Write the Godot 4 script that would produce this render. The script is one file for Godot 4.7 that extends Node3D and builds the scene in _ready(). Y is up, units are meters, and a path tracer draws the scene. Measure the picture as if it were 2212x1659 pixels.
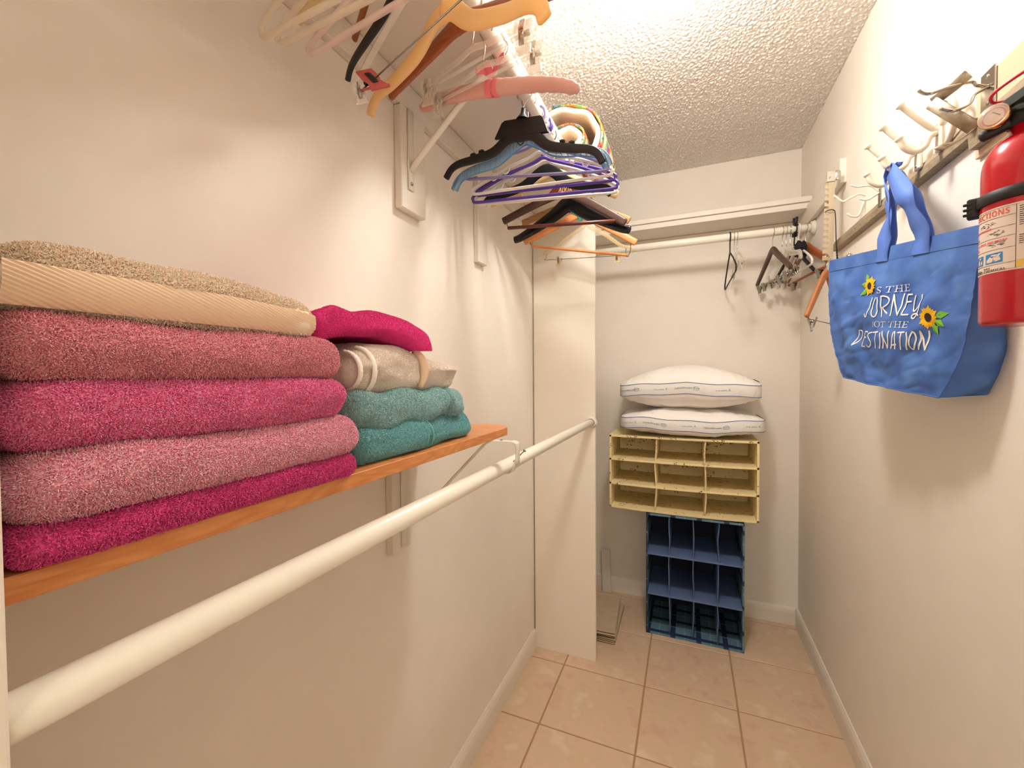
extends Node3D
# A walk-in closet: shelf of towels and a rod on the left, hangers overhead, hooks on the right, cubbies at the back.

const XL := -0.654      # left wall
const XR := 0.509       # right wall
const ZB := -2.457      # back wall
const ZF := 1.1         # wall behind the camera
const YC := 2.352       # ceiling
const ZP := -1.809      # face of the far partition
const XP := -0.368      # free edge of the partitions
const ROD_X := -0.375   # upper rod
const ROD_Y := 1.958

var M := {}
var taken := {}
var nothing: Callable
var rng := RandomNumberGenerator.new()

# ------------------------------------------------------------------ naming
func numbered(n: String) -> String:
	if not taken.has(n):
		taken[n] = 0
		return n
	taken[n] += 1
	return "%s_%03d" % [n, taken[n]]

func tag(o: Node, label: String, category: String, group := "") -> Node:
	o.set_meta("label", label)
	o.set_meta("category", category)
	if group != "": o.set_meta("group", group)
	return o

func thing(called: String, label: String, category: String, at := Vector3.ZERO, rot := Vector3.ZERO, group := "") -> Node3D:
	var o := Node3D.new()
	o.name = numbered(called)
	add_child(o)
	o.position = at
	o.rotation = rot
	tag(o, label, category, group)
	return o

func put(called: String, st: SurfaceTool, m: Material, parent: Node = null) -> MeshInstance3D:
	st.generate_normals()
	return put_mesh(called, st.commit(), m, parent)

func put_mesh(called: String, mesh: Mesh, m: Material, parent: Node = null) -> MeshInstance3D:
	var o := MeshInstance3D.new()
	o.mesh = mesh
	o.material_override = m
	if parent == null:
		o.name = numbered(called)
		add_child(o)
	else:
		o.name = called
		parent.add_child(o, true)
	return o

func struct(called: String, st: SurfaceTool, m: Material, parent: Node = null) -> MeshInstance3D:
	var o := put(called, st, m, parent)
	if parent == null: o.set_meta("kind", "structure")
	return o

func mb() -> SurfaceTool:
	var st := SurfaceTool.new()
	st.begin(Mesh.PRIMITIVE_TRIANGLES)
	st.set_smooth_group(0)
	return st

# ------------------------------------------------------------------ shapes
func quad(st: SurfaceTool, a: Vector3, b: Vector3, c: Vector3, d: Vector3) -> void:   # counter-clockwise from outside
	for p in [a, c, b, a, d, c]: st.add_vertex(p)

func tri(st: SurfaceTool, a: Vector3, b: Vector3, c: Vector3, out: Vector3) -> void:
	if (b - a).cross(c - a).dot(out) > 0.0:
		for p in [a, c, b]: st.add_vertex(p)
	else:
		for p in [a, b, c]: st.add_vertex(p)

func quad_out(st: SurfaceTool, a: Vector3, b: Vector3, c: Vector3, d: Vector3, out: Vector3) -> void:
	tri(st, a, b, c, out)
	tri(st, a, c, d, out)

func box(st: SurfaceTool, c: Vector3, s: Vector3, bev := 0.002, basis := Basis.IDENTITY) -> void:
	st.set_smooth_group(-1)
	var h := s * 0.5
	bev = min(bev, min(h.x, min(h.y, h.z)) * 0.9)
	var ax := [Vector3.RIGHT, Vector3.UP, Vector3.BACK]
	var P := func(sx, sy, sz, k):   # corner point with face k pushed out
		var v := Vector3(sx * (h.x - bev), sy * (h.y - bev), sz * (h.z - bev))
		v[k] = [sx, sy, sz][k] * h[k]
		return c + basis * v
	for k in 3:
		var i := (k + 1) % 3
		var j := (k + 2) % 3
		for s1 in [-1, 1]:
			var q := []
			for e in [[-1, -1], [1, -1], [1, 1], [-1, 1]]:
				var sg := [0, 0, 0]
				sg[k] = s1; sg[i] = e[0]; sg[j] = e[1]
				q.append(P.call(sg[0], sg[1], sg[2], k))
			quad_out(st, q[0], q[1], q[2], q[3], basis * (ax[k] * s1))
	if bev > 0.0:
		for k in 3:      # edges along axis k
			var i := (k + 1) % 3
			var j := (k + 2) % 3
			for si in [-1, 1]:
				for sj in [-1, 1]:
					var q := []
					for e in [[-1, i], [1, i], [1, j], [-1, j]]:
						var sg := [0, 0, 0]
						sg[k] = e[0]; sg[i] = si; sg[j] = sj
						q.append(P.call(sg[0], sg[1], sg[2], e[1]))
					quad_out(st, q[0], q[1], q[2], q[3], basis * (ax[i] * si + ax[j] * sj))
		for sx in [-1, 1]:
			for sy in [-1, 1]:
				for sz in [-1, 1]:
					tri(st, P.call(sx, sy, sz, 0), P.call(sx, sy, sz, 1), P.call(sx, sy, sz, 2), basis * Vector3(sx, sy, sz))
	st.set_smooth_group(0)

func span(st: SurfaceTool, a: Vector3, b: Vector3, bev := 0.002) -> void:
	box(st, (a + b) * 0.5, (b - a).abs(), bev)

func curve(pts: Array, n := 8, closed := false) -> Array:      # Catmull-Rom through the points
	var out := []
	var m := pts.size()
	for i in (m if closed else m - 1):
		var p1: Vector3 = pts[i]
		var p2: Vector3 = pts[(i + 1) % m]
		var p0: Vector3 = pts[(i - 1 + m) % m] if (closed or i > 0) else p1 * 2.0 - p2
		var p3: Vector3 = pts[(i + 2) % m] if (closed or i < m - 2) else p2 * 2.0 - p1
		for k in n:
			out.append(p1.cubic_interpolate(p2, p0, p3, float(k) / n))
	if not closed: out.append(pts[m - 1])
	return out

func at_i(a, i: int) -> float:
	return a[min(i, a.size() - 1)] if a is Array else float(a)

# a section swept along a path; with a plane normal N, A is the half size in the plane and B along N
func sweep(st: SurfaceTool, P: Array, A, B, n := 10, N := Vector3.ZERO, closed := false, pw := 2.0) -> void:
	st.set_smooth_group(0)
	var m := P.size()
	var rings := []
	var S := Vector3.ZERO
	var last_t := Vector3.ZERO
	for i in m:
		var a: Vector3 = P[(i - 1 + m) % m] if (closed or i > 0) else P[i]
		var b: Vector3 = P[(i + 1) % m] if (closed or i < m - 1) else P[i]
		var t := (b - a).normalized()
		var bn: Vector3
		if N != Vector3.ZERO:
			S = N.cross(t).normalized()
			bn = t.cross(S)
		else:
			if i == 0:
				S = t.cross(Vector3.UP if absf(t.y) < 0.9 else Vector3.RIGHT).normalized()
			else:
				var ax := last_t.cross(t)
				if ax.length() > 1e-6: S = S.rotated(ax.normalized(), last_t.angle_to(t))
				S = (S - t * S.dot(t)).normalized()
			bn = t.cross(S)
		last_t = t
		var ring := []
		for j in n:
			var g := TAU * j / n
			var cx := cos(g)
			var sx := sin(g)
			if pw != 2.0:
				cx = signf(cx) * pow(absf(cx), 2.0 / pw)
				sx = signf(sx) * pow(absf(sx), 2.0 / pw)
			ring.append(P[i] + S * cx * at_i(A, i) + bn * sx * at_i(B, i))
		rings.append(ring)
	for i in (m if closed else m - 1):
		var r0: Array = rings[i]
		var r1: Array = rings[(i + 1) % m]
		for j in n:
			var k := (j + 1) % n
			quad(st, r0[j], r0[k], r1[k], r1[j])
	if not closed:
		for e in [0, m - 1]:
			var out: Vector3 = (P[0] - P[1]) if e == 0 else (P[m - 1] - P[m - 2])
			out = out.normalized()
			var rad: float = min(at_i(A, e), at_i(B, e))
			var mid: Vector3 = P[e] + out * rad * 0.45
			var ring: Array = rings[e]
			var inner := []
			for j in n: inner.append(P[e] + (ring[j] - P[e]) * 0.62 + out * rad * 0.32)
			for j in n:
				var k := (j + 1) % n
				quad_out(st, ring[j], ring[k], inner[k], inner[j], out + (ring[j] - P[e]).normalized() * 0.5)
				tri(st, inner[j], inner[k], mid, out)

func tube(st: SurfaceTool, P: Array, r, n := 8, closed := false) -> void:
	sweep(st, P, r, r, n, Vector3.ZERO, closed)

func lathe(st: SurfaceTool, prof: Array, n := 24, T := Transform3D.IDENTITY) -> void:
	st.set_smooth_group(0)
	for i in prof.size() - 1:
		var a: Vector2 = prof[i]
		var b: Vector2 = prof[i + 1]
		for j in n:
			var g0 := TAU * j / n
			var g1 := TAU * (j + 1) / n
			var p := [Vector3(a.x * cos(g0), a.y, -a.x * sin(g0)), Vector3(a.x * cos(g1), a.y, -a.x * sin(g1)),
				Vector3(b.x * cos(g1), b.y, -b.x * sin(g1)), Vector3(b.x * cos(g0), b.y, -b.x * sin(g0))]
			if a.x < 1e-6:
				for v in [p[0], p[3], p[2]]: st.add_vertex(T * v)
			elif b.x < 1e-6:
				for v in [p[0], p[3], p[1]]: st.add_vertex(T * v)
			else:
				quad(st, T * p[0], T * p[1], T * p[2], T * p[3])

# rounded box, subdivided, each point passed through f
func rbox(st: SurfaceTool, h: Vector3, r: float, nn: Vector3i, f: Callable) -> void:
	st.set_smooth_group(0)
	var inner := h - Vector3.ONE * r
	inner = inner.max(Vector3.ZERO)
	var place := func(p: Vector3) -> Vector3:
		var q := p.clamp(-inner, inner)
		var d := p - q
		if d.length() > 1e-9: d = d.normalized()
		return f.call(q + d * r)
	for k in 3:
		var i := (k + 1) % 3
		var j := (k + 2) % 3
		for s in [-1.0, 1.0]:
			var g := []
			for a in nn[i] + 1:
				var row := []
				for b in nn[j] + 1:
					var p := Vector3.ZERO
					p[k] = s * h[k]
					# denser near the rounded rims
					var ta := -1.0 + 2.0 * a / nn[i]
					var tb := -1.0 + 2.0 * b / nn[j]
					p[i] = h[i] * sin(ta * PI / 2) * 0.35 + h[i] * ta * 0.65
					p[j] = h[j] * sin(tb * PI / 2) * 0.35 + h[j] * tb * 0.65
					row.append(place.call(p))
				g.append(row)
			for a in nn[i]:
				for b in nn[j]:
					if s > 0: quad(st, g[a][b], g[a + 1][b], g[a + 1][b + 1], g[a][b + 1])
					else: quad(st, g[a][b], g[a][b + 1], g[a + 1][b + 1], g[a + 1][b])

# flat outline with thickness along z, edges chamfered
func extrude(st: SurfaceTool, poly: PackedVector2Array, th: float, bev := 0.0008, T := Transform3D.IDENTITY) -> void:
	st.set_smooth_group(-1)
	if Geometry2D.is_polygon_clockwise(poly): poly.reverse()
	var n := poly.size()
	var ins := PackedVector2Array()
	for i in n:
		var d0 := (poly[i] - poly[(i - 1 + n) % n]).normalized()
		var d1 := (poly[(i + 1) % n] - poly[i]).normalized()
		var nrm := (Vector2(-d0.y, d0.x) + Vector2(-d1.y, d1.x)).normalized()
		ins.append(poly[i] + nrm * bev)
	var idx := Geometry2D.triangulate_polygon(ins)
	for s in [-1.0, 1.0]:
		var z: float = s * th * 0.5
		for t in range(0, idx.size(), 3):
			var v := []
			for k in 3: v.append(T * Vector3(ins[idx[t + k]].x, ins[idx[t + k]].y, z))
			tri(st, v[0], v[1], v[2], T.basis * Vector3(0, 0, s))
	var lay := [[ins, -th * 0.5], [poly, -th * 0.5 + bev], [poly, th * 0.5 - bev], [ins, th * 0.5]]
	for l in 3:
		for i in n:
			var k := (i + 1) % n
			var p0: PackedVector2Array = lay[l][0]
			var p1: PackedVector2Array = lay[l + 1][0]
			var z0: float = lay[l][1]
			var z1: float = lay[l + 1][1]
			var a := T * Vector3(p0[i].x, p0[i].y, z0)
			var b := T * Vector3(p0[k].x, p0[k].y, z0)
			var c := T * Vector3(p1[k].x, p1[k].y, z1)
			var d := T * Vector3(p1[i].x, p1[i].y, z1)
			quad(st, a, b, c, d)
	st.set_smooth_group(0)

func xy(a: Array) -> PackedVector2Array:
	var o := PackedVector2Array()
	for i in range(0, a.size(), 2): o.append(Vector2(a[i], a[i + 1]))
	return o

func v3(a: Array, z := 0.0) -> Array:
	var o := []
	for i in range(0, a.size(), 2): o.append(Vector3(a[i], a[i + 1], z))
	return o

# flat print laid on a surface: glyphs fitted to a rectangle of (u, v), v down, then passed through a map
func print_text(called: String, text: String, font: Font, r: Rect2, map: Callable, m: Material, parent: Node, turned := false) -> void:
	var tm := TextMesh.new()
	tm.text = text
	tm.font = font
	tm.font_size = 48
	tm.pixel_size = 0.01
	tm.depth = 0.0
	var arr := tm.get_mesh_arrays()
	var V: PackedVector3Array = arr[Mesh.ARRAY_VERTEX]
	if V.is_empty(): return
	var I = arr[Mesh.ARRAY_INDEX]
	var bb := AABB(V[0], Vector3.ZERO)
	for p in V: bb = bb.expand(p)
	var st := mb()
	st.set_smooth_group(-1)
	var order := []
	if I != null and I.size() > 0:
		for i in I: order.append(i)
	else:
		for i in V.size(): order.append(i)
	for t in range(0, order.size(), 3):
		var q := []
		for k in 3:
			var p: Vector3 = V[order[t + k]]
			var fx := (p.x - bb.position.x) / bb.size.x
			var fy := 1.0 - (p.y - bb.position.y) / bb.size.y
			if turned:
				fx = 1.0 - fx
				fy = 1.0 - fy
			q.append(map.call(r.position.x + fx * r.size.x, r.position.y + fy * r.size.y))
		for p in q: st.add_vertex(p)
	put(called, st, m, parent)

func print_poly(st: SurfaceTool, poly: PackedVector2Array, map: Callable) -> void:
	st.set_smooth_group(-1)
	var idx := Geometry2D.triangulate_polygon(poly)
	for i in idx: st.add_vertex(map.call(poly[i].x, poly[i].y))

func rect_poly(x: float, y: float, w: float, h: float, n := 1) -> PackedVector2Array:
	var o := PackedVector2Array()
	for i in n + 1: o.append(Vector2(x + w * i / n, y))
	for i in n + 1: o.append(Vector2(x + w - w * i / n, y + h))
	return o

# ------------------------------------------------------------------ materials
func mat(c: Color, rough := 0.6, metal := 0.0) -> StandardMaterial3D:
	var m := StandardMaterial3D.new()
	m.albedo_color = c
	m.roughness = rough
	m.metallic = metal
	return m

func c8(r: int, g: int, b: int) -> Color:
	return Color8(r, g, b)

func clear(c: Color, a: float, rough := 0.08) -> StandardMaterial3D:
	var m := mat(Color(c.r, c.g, c.b, a), rough)
	m.transparency = BaseMaterial3D.TRANSPARENCY_ALPHA
	return m

func noise(freq: float, oct := 3, seed_ := 1, type := FastNoiseLite.TYPE_SIMPLEX_SMOOTH) -> FastNoiseLite:
	var n := FastNoiseLite.new()
	n.noise_type = type
	n.frequency = freq
	n.fractal_octaves = oct
	n.seed = seed_
	return n

func noise_img(w: int, h: int, freq: float, oct: int, seed_: int) -> Image:
	return noise(freq, oct, seed_).get_seamless_image(w, h)

func tinted(w: int, h: int, freq: float, oct: int, seed_: int, ramp: Array) -> ImageTexture:
	var src := noise_img(w, h, freq, oct, seed_)
	var g := Gradient.new()
	g.offsets = PackedFloat32Array([0.0, 1.0])
	g.colors = PackedColorArray([ramp[0], ramp[-1]])
	for i in range(1, ramp.size() - 1): g.add_point(float(i) / (ramp.size() - 1), ramp[i])
	var out := Image.create(w, h, false, Image.FORMAT_RGB8)
	for y in h:
		for x in w: out.set_pixel(x, y, g.sample(src.get_pixel(x, y).r))
	return ImageTexture.create_from_image(out)

func bump(m: StandardMaterial3D, freq: float, depth_cm: float, seed_ := 3, oct := 3, size := 512) -> void:
	m.heightmap_enabled = true
	m.heightmap_scale = depth_cm
	m.heightmap_texture = ImageTexture.create_from_image(noise_img(size, size, freq, oct, seed_))

func tri_map(m: StandardMaterial3D, per_m: float) -> void:
	m.uv1_triplanar = true
	m.uv1_scale = Vector3.ONE * per_m

func wood_tex(a: Color, b: Color, c: Color, seed_: int, along_y := false) -> ImageTexture:
	var n1 := noise(0.011, 3, seed_)
	var n2 := noise(0.09, 2, seed_ + 7)
	var s := 256
	var img := Image.create(s, s, false, Image.FORMAT_RGB8)
	for y in s:
		for x in s:
			var u := float(y if along_y else x)
			var v := float(x if along_y else y)
			var w := n1.get_noise_2d(u * 0.35, v * 2.0)
			var ring := 0.5 + 0.5 * sin(v * 0.16 + w * 16.0)
			var fine := 0.5 + 0.5 * n2.get_noise_2d(u * 0.12, v * 3.0)
			var k := a.lerp(b, ring * 0.7 + fine * 0.3)
			k = k.lerp(c, pow(fine, 4.0) * 0.6)
			img.set_pixel(x, y, k)
	return ImageTexture.create_from_image(img)

func wood(a: Color, b: Color, c: Color, seed_: int, rough := 0.42, per_m := 4.0, along_y := false) -> StandardMaterial3D:
	var m := mat(Color.WHITE, rough)
	m.albedo_texture = wood_tex(a, b, c, seed_, along_y)
	tri_map(m, per_m)
	return m

func make_materials() -> void:
	# painted walls: cream emulsion with a faint roller texture
	var wall := mat(Color.WHITE, 0.62)
	wall.albedo_texture = tinted(256, 256, 0.012, 3, 11, [c8(243, 233, 219), c8(246, 237, 224)])
	bump(wall, 0.02, 0.06, 21, 4)
	tri_map(wall, 1.6)
	M.wall = wall
	var panel := mat(Color.WHITE, 0.5)
	panel.albedo_texture = tinted(256, 256, 0.01, 3, 15, [c8(241, 230, 212), c8(244, 234, 217)])
	tri_map(panel, 1.2)
	M.panel = panel
	var ceil_m := mat(c8(241, 234, 225), 0.9)
	M.ceiling = ceil_m
	var trim := mat(c8(236, 226, 211), 0.4)
	bump(trim, 0.02, 0.03, 31, 3, 256)
	tri_map(trim, 3.0)
	M.trim = trim
	var shelfw := mat(c8(236, 227, 213), 0.5)
	bump(shelfw, 0.015, 0.03, 33, 3, 256)
	tri_map(shelfw, 2.0)
	M.white_shelf = shelfw
	M.rod = mat(c8(246, 239, 222), 0.3)
	bump(M.rod, 0.03, 0.03, 41, 3, 256)
	tri_map(M.rod, 5.0)
	M.white_metal = mat(c8(236, 228, 212), 0.35)
	for i in 3:
		var t := mat(Color.WHITE, 0.42)
		t.albedo_texture = tinted(256, 256, 0.016, 4, 51 + i, [c8(208, 172, 146), c8(222, 190, 162), c8(216, 188, 154), c8(232, 208, 184)])
		bump(t, 0.03, 0.05, 61 + i, 3, 256)
		t.uv1_world_triplanar = true
		tri_map(t, 1.5 + 0.2 * i)
		M["tile%d" % i] = t
	M.grout = mat(c8(178, 138, 102), 0.9)
	bump(M.grout, 0.05, 0.1, 71, 3, 256)
	tri_map(M.grout, 6.0)
	M.loose_tile = mat(Color.WHITE, 0.6)
	M.loose_tile.albedo_texture = tinted(128, 128, 0.03, 3, 73, [c8(190, 168, 138), c8(206, 184, 152)])
	tri_map(M.loose_tile, 3.0)
	M.tile_back = mat(c8(120, 98, 72), 0.9)
	M.shelf_wood = wood(c8(222, 152, 92), c8(208, 130, 70), c8(172, 96, 48), 81, 0.38, 3.2)
	# hangers
	M.black = mat(c8(13, 12, 13), 0.5)
	M.black_gloss = mat(c8(11, 11, 12), 0.25)
	M.velvet = mat(c8(20, 18, 19), 0.85)
	M.chrome = mat(c8(205, 200, 190), 0.16, 1.0)
	M.steel = mat(c8(150, 145, 135), 0.35, 1.0)
	M.dark_wire = mat(c8(52, 50, 50), 0.35, 0.6)
	M.white_plastic = mat(c8(238, 230, 222), 0.35)
	M.cream_plastic = mat(c8(240, 226, 200), 0.32)
	M.milky = clear(c8(248, 230, 204), 0.5, 0.3)
	M.milky_pink = clear(c8(246, 218, 204), 0.6, 0.3)
	M.purple = mat(c8(86, 58, 150), 0.33)
	M.lilac = mat(c8(142, 128, 172), 0.4)
	M.clear = clear(c8(255, 244, 228), 0.22, 0.05)
	M.amber_clear = clear(c8(255, 226, 170), 0.34, 0.06)
	M.blue_clear = clear(c8(140, 190, 226), 0.5, 0.08)
	M.blue_ridge = clear(c8(92, 152, 206), 0.82, 0.15)
	M.yellow_plastic = mat(c8(255, 230, 176), 0.3)
	M.yellow_plastic.backlight_enabled = true
	M.yellow_plastic.backlight = c8(255, 212, 130) * 0.95
	M.red_clip = mat(c8(188, 84, 76), 0.4)
	M.pink_satin = mat(c8(228, 170, 156), 0.45)
	M.pink_satin.rim_enabled = true
	M.pink_satin.rim = 0.5
	M.pink_ribbon = mat(c8(246, 120, 132), 0.35)
	M.green_plastic = mat(c8(30, 128, 104), 0.4)
	M.wood_brown = wood(c8(176, 98, 48), c8(156, 80, 36), c8(120, 56, 26), 91)
	M.wood_dark = wood(c8(86, 58, 46), c8(72, 46, 36), c8(50, 32, 26), 93)
	M.wood_red = wood(c8(104, 46, 34), c8(84, 34, 26), c8(58, 24, 20), 95, 0.3)
	M.wood_orange = wood(c8(238, 162, 98), c8(224, 140, 78), c8(196, 112, 58), 97)
	M.wood_tan = wood(c8(190, 124, 74), c8(174, 106, 58), c8(146, 84, 46), 107)
	M.wood_beige = wood(c8(196, 152, 108), c8(176, 128, 84), c8(140, 96, 60), 99)
	M.wood_cream = wood(c8(240, 212, 160), c8(228, 192, 136), c8(200, 160, 108), 101)
	M.letter_gold = mat(c8(206, 176, 132), 0.4)
	M.grip = mat(c8(70, 66, 62), 0.7)
	# rail and hooks
	M.strip_metal = mat(c8(196, 178, 148), 0.4, 0.35)
	M.rail = wood(c8(172, 154, 128), c8(146, 126, 102), c8(112, 94, 74), 103, 0.6, 5.0)
	M.hook_white = mat(c8(238, 224, 202), 0.3)
	M.rust_steel = mat(Color.WHITE, 0.4, 0.75)
	M.rust_steel.albedo_texture = tinted(128, 128, 0.03, 4, 105, [c8(170, 160, 142), c8(184, 172, 150), c8(120, 96, 66)])
	tri_map(M.rust_steel, 12.0)
	M.mount_board = mat(c8(222, 190, 158), 0.7)
	# bag
	M.bag = mat(Color.WHITE, 0.62)
	M.bag.albedo_texture = tinted(256, 256, 0.014, 4, 111, [c8(58, 94, 166), c8(70, 110, 180), c8(90, 132, 196)])
	bump(M.bag, 0.25, 0.02, 113, 2, 512)
	tri_map(M.bag, 3.0)
	M.strap = mat(c8(88, 124, 206), 0.66)
	bump(M.strap, 0.25, 0.03, 115, 2, 256)
	tri_map(M.strap, 8.0)
	M.print_white = mat(c8(240, 234, 226), 0.6)
	M.print_fine = mat(c8(206, 212, 226), 0.6)
	M.petal = mat(c8(250, 190, 8), 0.6)
	M.petal_deep = mat(c8(232, 152, 10), 0.6)
	M.seed_head = mat(c8(40, 24, 34), 0.6)
	M.leaf = mat(c8(118, 186, 48), 0.6)
	# extinguisher
	M.red = mat(c8(190, 14, 34), 0.24)
	M.red.clearcoat_enabled = true
	M.red.clearcoat = 0.6
	M.red.clearcoat_roughness = 0.12
	M.label = mat(c8(226, 206, 190), 0.35)
	M.label_ink = mat(c8(70, 56, 48), 0.5)
	M.label_red = mat(c8(226, 88, 66), 0.5)
	M.label_blue = mat(c8(44, 128, 190), 0.5)
	M.label_yellow = mat(c8(226, 186, 78), 0.5)
	M.rubber = mat(c8(24, 23, 22), 0.55)
	M.brass = mat(c8(206, 164, 110), 0.25, 1.0)
	M.gauge_glass = clear(c8(255, 246, 238), 0.25, 0.04)
	M.gauge_face = mat(c8(228, 196, 172), 0.5)
	M.red_cord = mat(c8(206, 30, 66), 0.4)
	# pillows and cubbies
	M.pillow = mat(c8(251, 243, 235), 0.85)
	bump(M.pillow, 0.05, 0.05, 121, 4, 512)
	tri_map(M.pillow, 4.0)
	M.gusset = mat(c8(236, 231, 224), 0.85)
	bump(M.gusset, 0.05, 0.06, 123, 4, 256)
	tri_map(M.gusset, 5.0)
	M.piping = mat(c8(74, 96, 156), 0.7)
	M.pillow_ink = mat(c8(72, 88, 128), 0.8)
	M.yellow_card = scribbled(c8(247, 226, 170), c8(46, 34, 20))
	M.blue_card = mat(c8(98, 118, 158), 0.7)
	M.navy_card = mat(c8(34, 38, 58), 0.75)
	M.plaid = plaid()
	M.tag_black = mat(c8(40, 38, 44), 0.8)
	M.lamp = mat(Color.WHITE, 0.5)
	M.lamp.emission_enabled = true
	M.lamp.emission = Color(1.0, 0.987, 0.968)
	M.lamp.emission_energy_multiplier = 6.0

func scribbled(base: Color, ink: Color) -> StandardMaterial3D:      # printed paper: small dark pen marks on cream
	var s := 512
	var img := Image.create(s, s, false, Image.FORMAT_RGB8)
	img.fill(base)
	var r := RandomNumberGenerator.new()
	r.seed = 5
	for g in 60:
		var cx := r.randi_range(10, s - 40)
		var cy := r.randi_range(10, s - 20)
		for k in r.randi_range(3, 7):
			var x := cx + r.randi_range(-4, 34)
			var y := cy + r.randi_range(-7, 7)
			var dx := r.randf_range(-1, 1)
			var dy := r.randf_range(-0.5, 0.5)
			for q in r.randi_range(4, 10):
				img.fill_rect(Rect2i(clampi(int(x + dx * q), 0, s - 4), clampi(int(y + dy * q), 0, s - 4), 3, 3), ink)
	var m := mat(Color.WHITE, 0.7)
	m.albedo_texture = ImageTexture.create_from_image(img)
	tri_map(m, 2.6)
	return m

func plaid() -> StandardMaterial3D:
	var s := 256
	var img := Image.create(s, s, false, Image.FORMAT_RGB8)
	img.fill(c8(96, 132, 150))
	for k in 2:
		for i in 4:
			var p := i * 64
			var bar := Rect2i(p + 8, 0, 12, s) if k == 0 else Rect2i(0, p + 8, s, 12)
			var line := Rect2i(p + 42, 0, 2, s) if k == 0 else Rect2i(0, p + 42, s, 2)
			img.fill_rect(bar, c8(34, 46, 78))
			img.fill_rect(line, c8(132, 166, 160))
	var m := mat(Color.WHITE, 0.7)
	m.albedo_texture = ImageTexture.create_from_image(img)
	tri_map(m, 2.2)
	return m

func print_cloth() -> StandardMaterial3D:     # patchwork print of a quilt: blocks of red, green, blue, black and yellow
	var s := 256
	var img := Image.create(s, s, false, Image.FORMAT_RGB8)
	var r := RandomNumberGenerator.new()
	r.seed = 17
	var pal := [c8(214, 50, 66), c8(244, 190, 64), c8(48, 132, 96), c8(84, 104, 178), c8(240, 226, 196), c8(168, 196, 92), c8(226, 110, 40)]
	for by in 8:
		for bx in 8:
			var c: Color = pal[r.randi() % pal.size()]
			var d: Color = pal[r.randi() % pal.size()]
			if r.randf() < 0.4: d = c8(34, 28, 30)
			img.fill_rect(Rect2i(bx * 32, by * 32, 32, 32), c)
			for k in 18:
				img.fill_rect(Rect2i(bx * 32 + r.randi_range(0, 27), by * 32 + r.randi_range(0, 27), r.randi_range(2, 5), r.randi_range(2, 5)), d)
	var m := mat(Color.WHITE, 0.85)
	m.albedo_texture = ImageTexture.create_from_image(img)
	tri_map(m, 4.5)
	return m

func striped_cloth() -> StandardMaterial3D:
	var s := 256
	var img := Image.create(s, s, false, Image.FORMAT_RGB8)
	img.fill(c8(246, 238, 230))
	for i in 4:
		img.fill_rect(Rect2i(i * 64 + 20, 0, 8, s), c8(120, 100, 186))
		img.fill_rect(Rect2i(i * 64 + 34, 0, 3, s), c8(150, 136, 200))
	var m := mat(Color.WHITE, 0.85)
	m.albedo_texture = ImageTexture.create_from_image(img)
	tri_map(m, 5.0)
	return m

# ------------------------------------------------------------------ scene
func _ready() -> void:
	rng.seed = 7
	set_camera_and_light()
	make_materials()
	build_room()
	build_shelves_and_rods()
	build_towels()
	build_upper_shelf_linen()
	build_upper_hangers()
	build_back_hangers()
	build_hook_rail()
	build_bag()
	build_extinguisher()
	build_cubbies()
	build_pillows()
	build_floor_things()

func set_camera_and_light() -> void:
	var cam := Camera3D.new()
	cam.name = "camera"
	cam.position = Vector3(0, 1.26, 0)
	cam.rotation_degrees = Vector3(-1.311, 22.68, -0.398)
	cam.fov = 84.79
	cam.near = 0.02
	add_child(cam)
	var we := WorldEnvironment.new()
	we.name = "world_environment"
	var env := Environment.new()
	env.background_mode = Environment.BG_COLOR
	env.background_color = Color(1.0, 0.97, 0.93)
	env.background_energy_multiplier = 7.5
	env.tonemap_mode = Environment.TONE_MAPPER_LINEAR
	env.tonemap_exposure = 1.0
	env.sdfgi_enabled = true
	env.ssao_enabled = true
	env.ssil_enabled = true
	we.environment = env
	add_child(we)
	# the ceiling lamp, above the top of the picture
	var l := OmniLight3D.new()
	l.name = "ceiling_lamp_light"
	l.position = Vector3(-0.04, 2.262, -1.12)
	l.light_color = Color(1.0, 0.987, 0.968)
	l.light_energy = 0.5
	l.light_size = 0.085
	l.omni_range = 8.0
	l.omni_attenuation = 2.0
	l.shadow_enabled = true
	add_child(l)
	# its underside, the larger glowing face
	var d := AreaLight3D.new()
	d.name = "ceiling_lamp_underside_light"
	d.position = Vector3(-0.04, 2.196, -1.12)
	d.rotation_degrees = Vector3(-90, 0, 0)
	d.area_size = Vector2(0.13, 0.13)
	d.light_color = l.light_color
	d.light_energy = 0.33
	d.area_range = 8.0
	d.shadow_enabled = true
	add_child(d)

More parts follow.
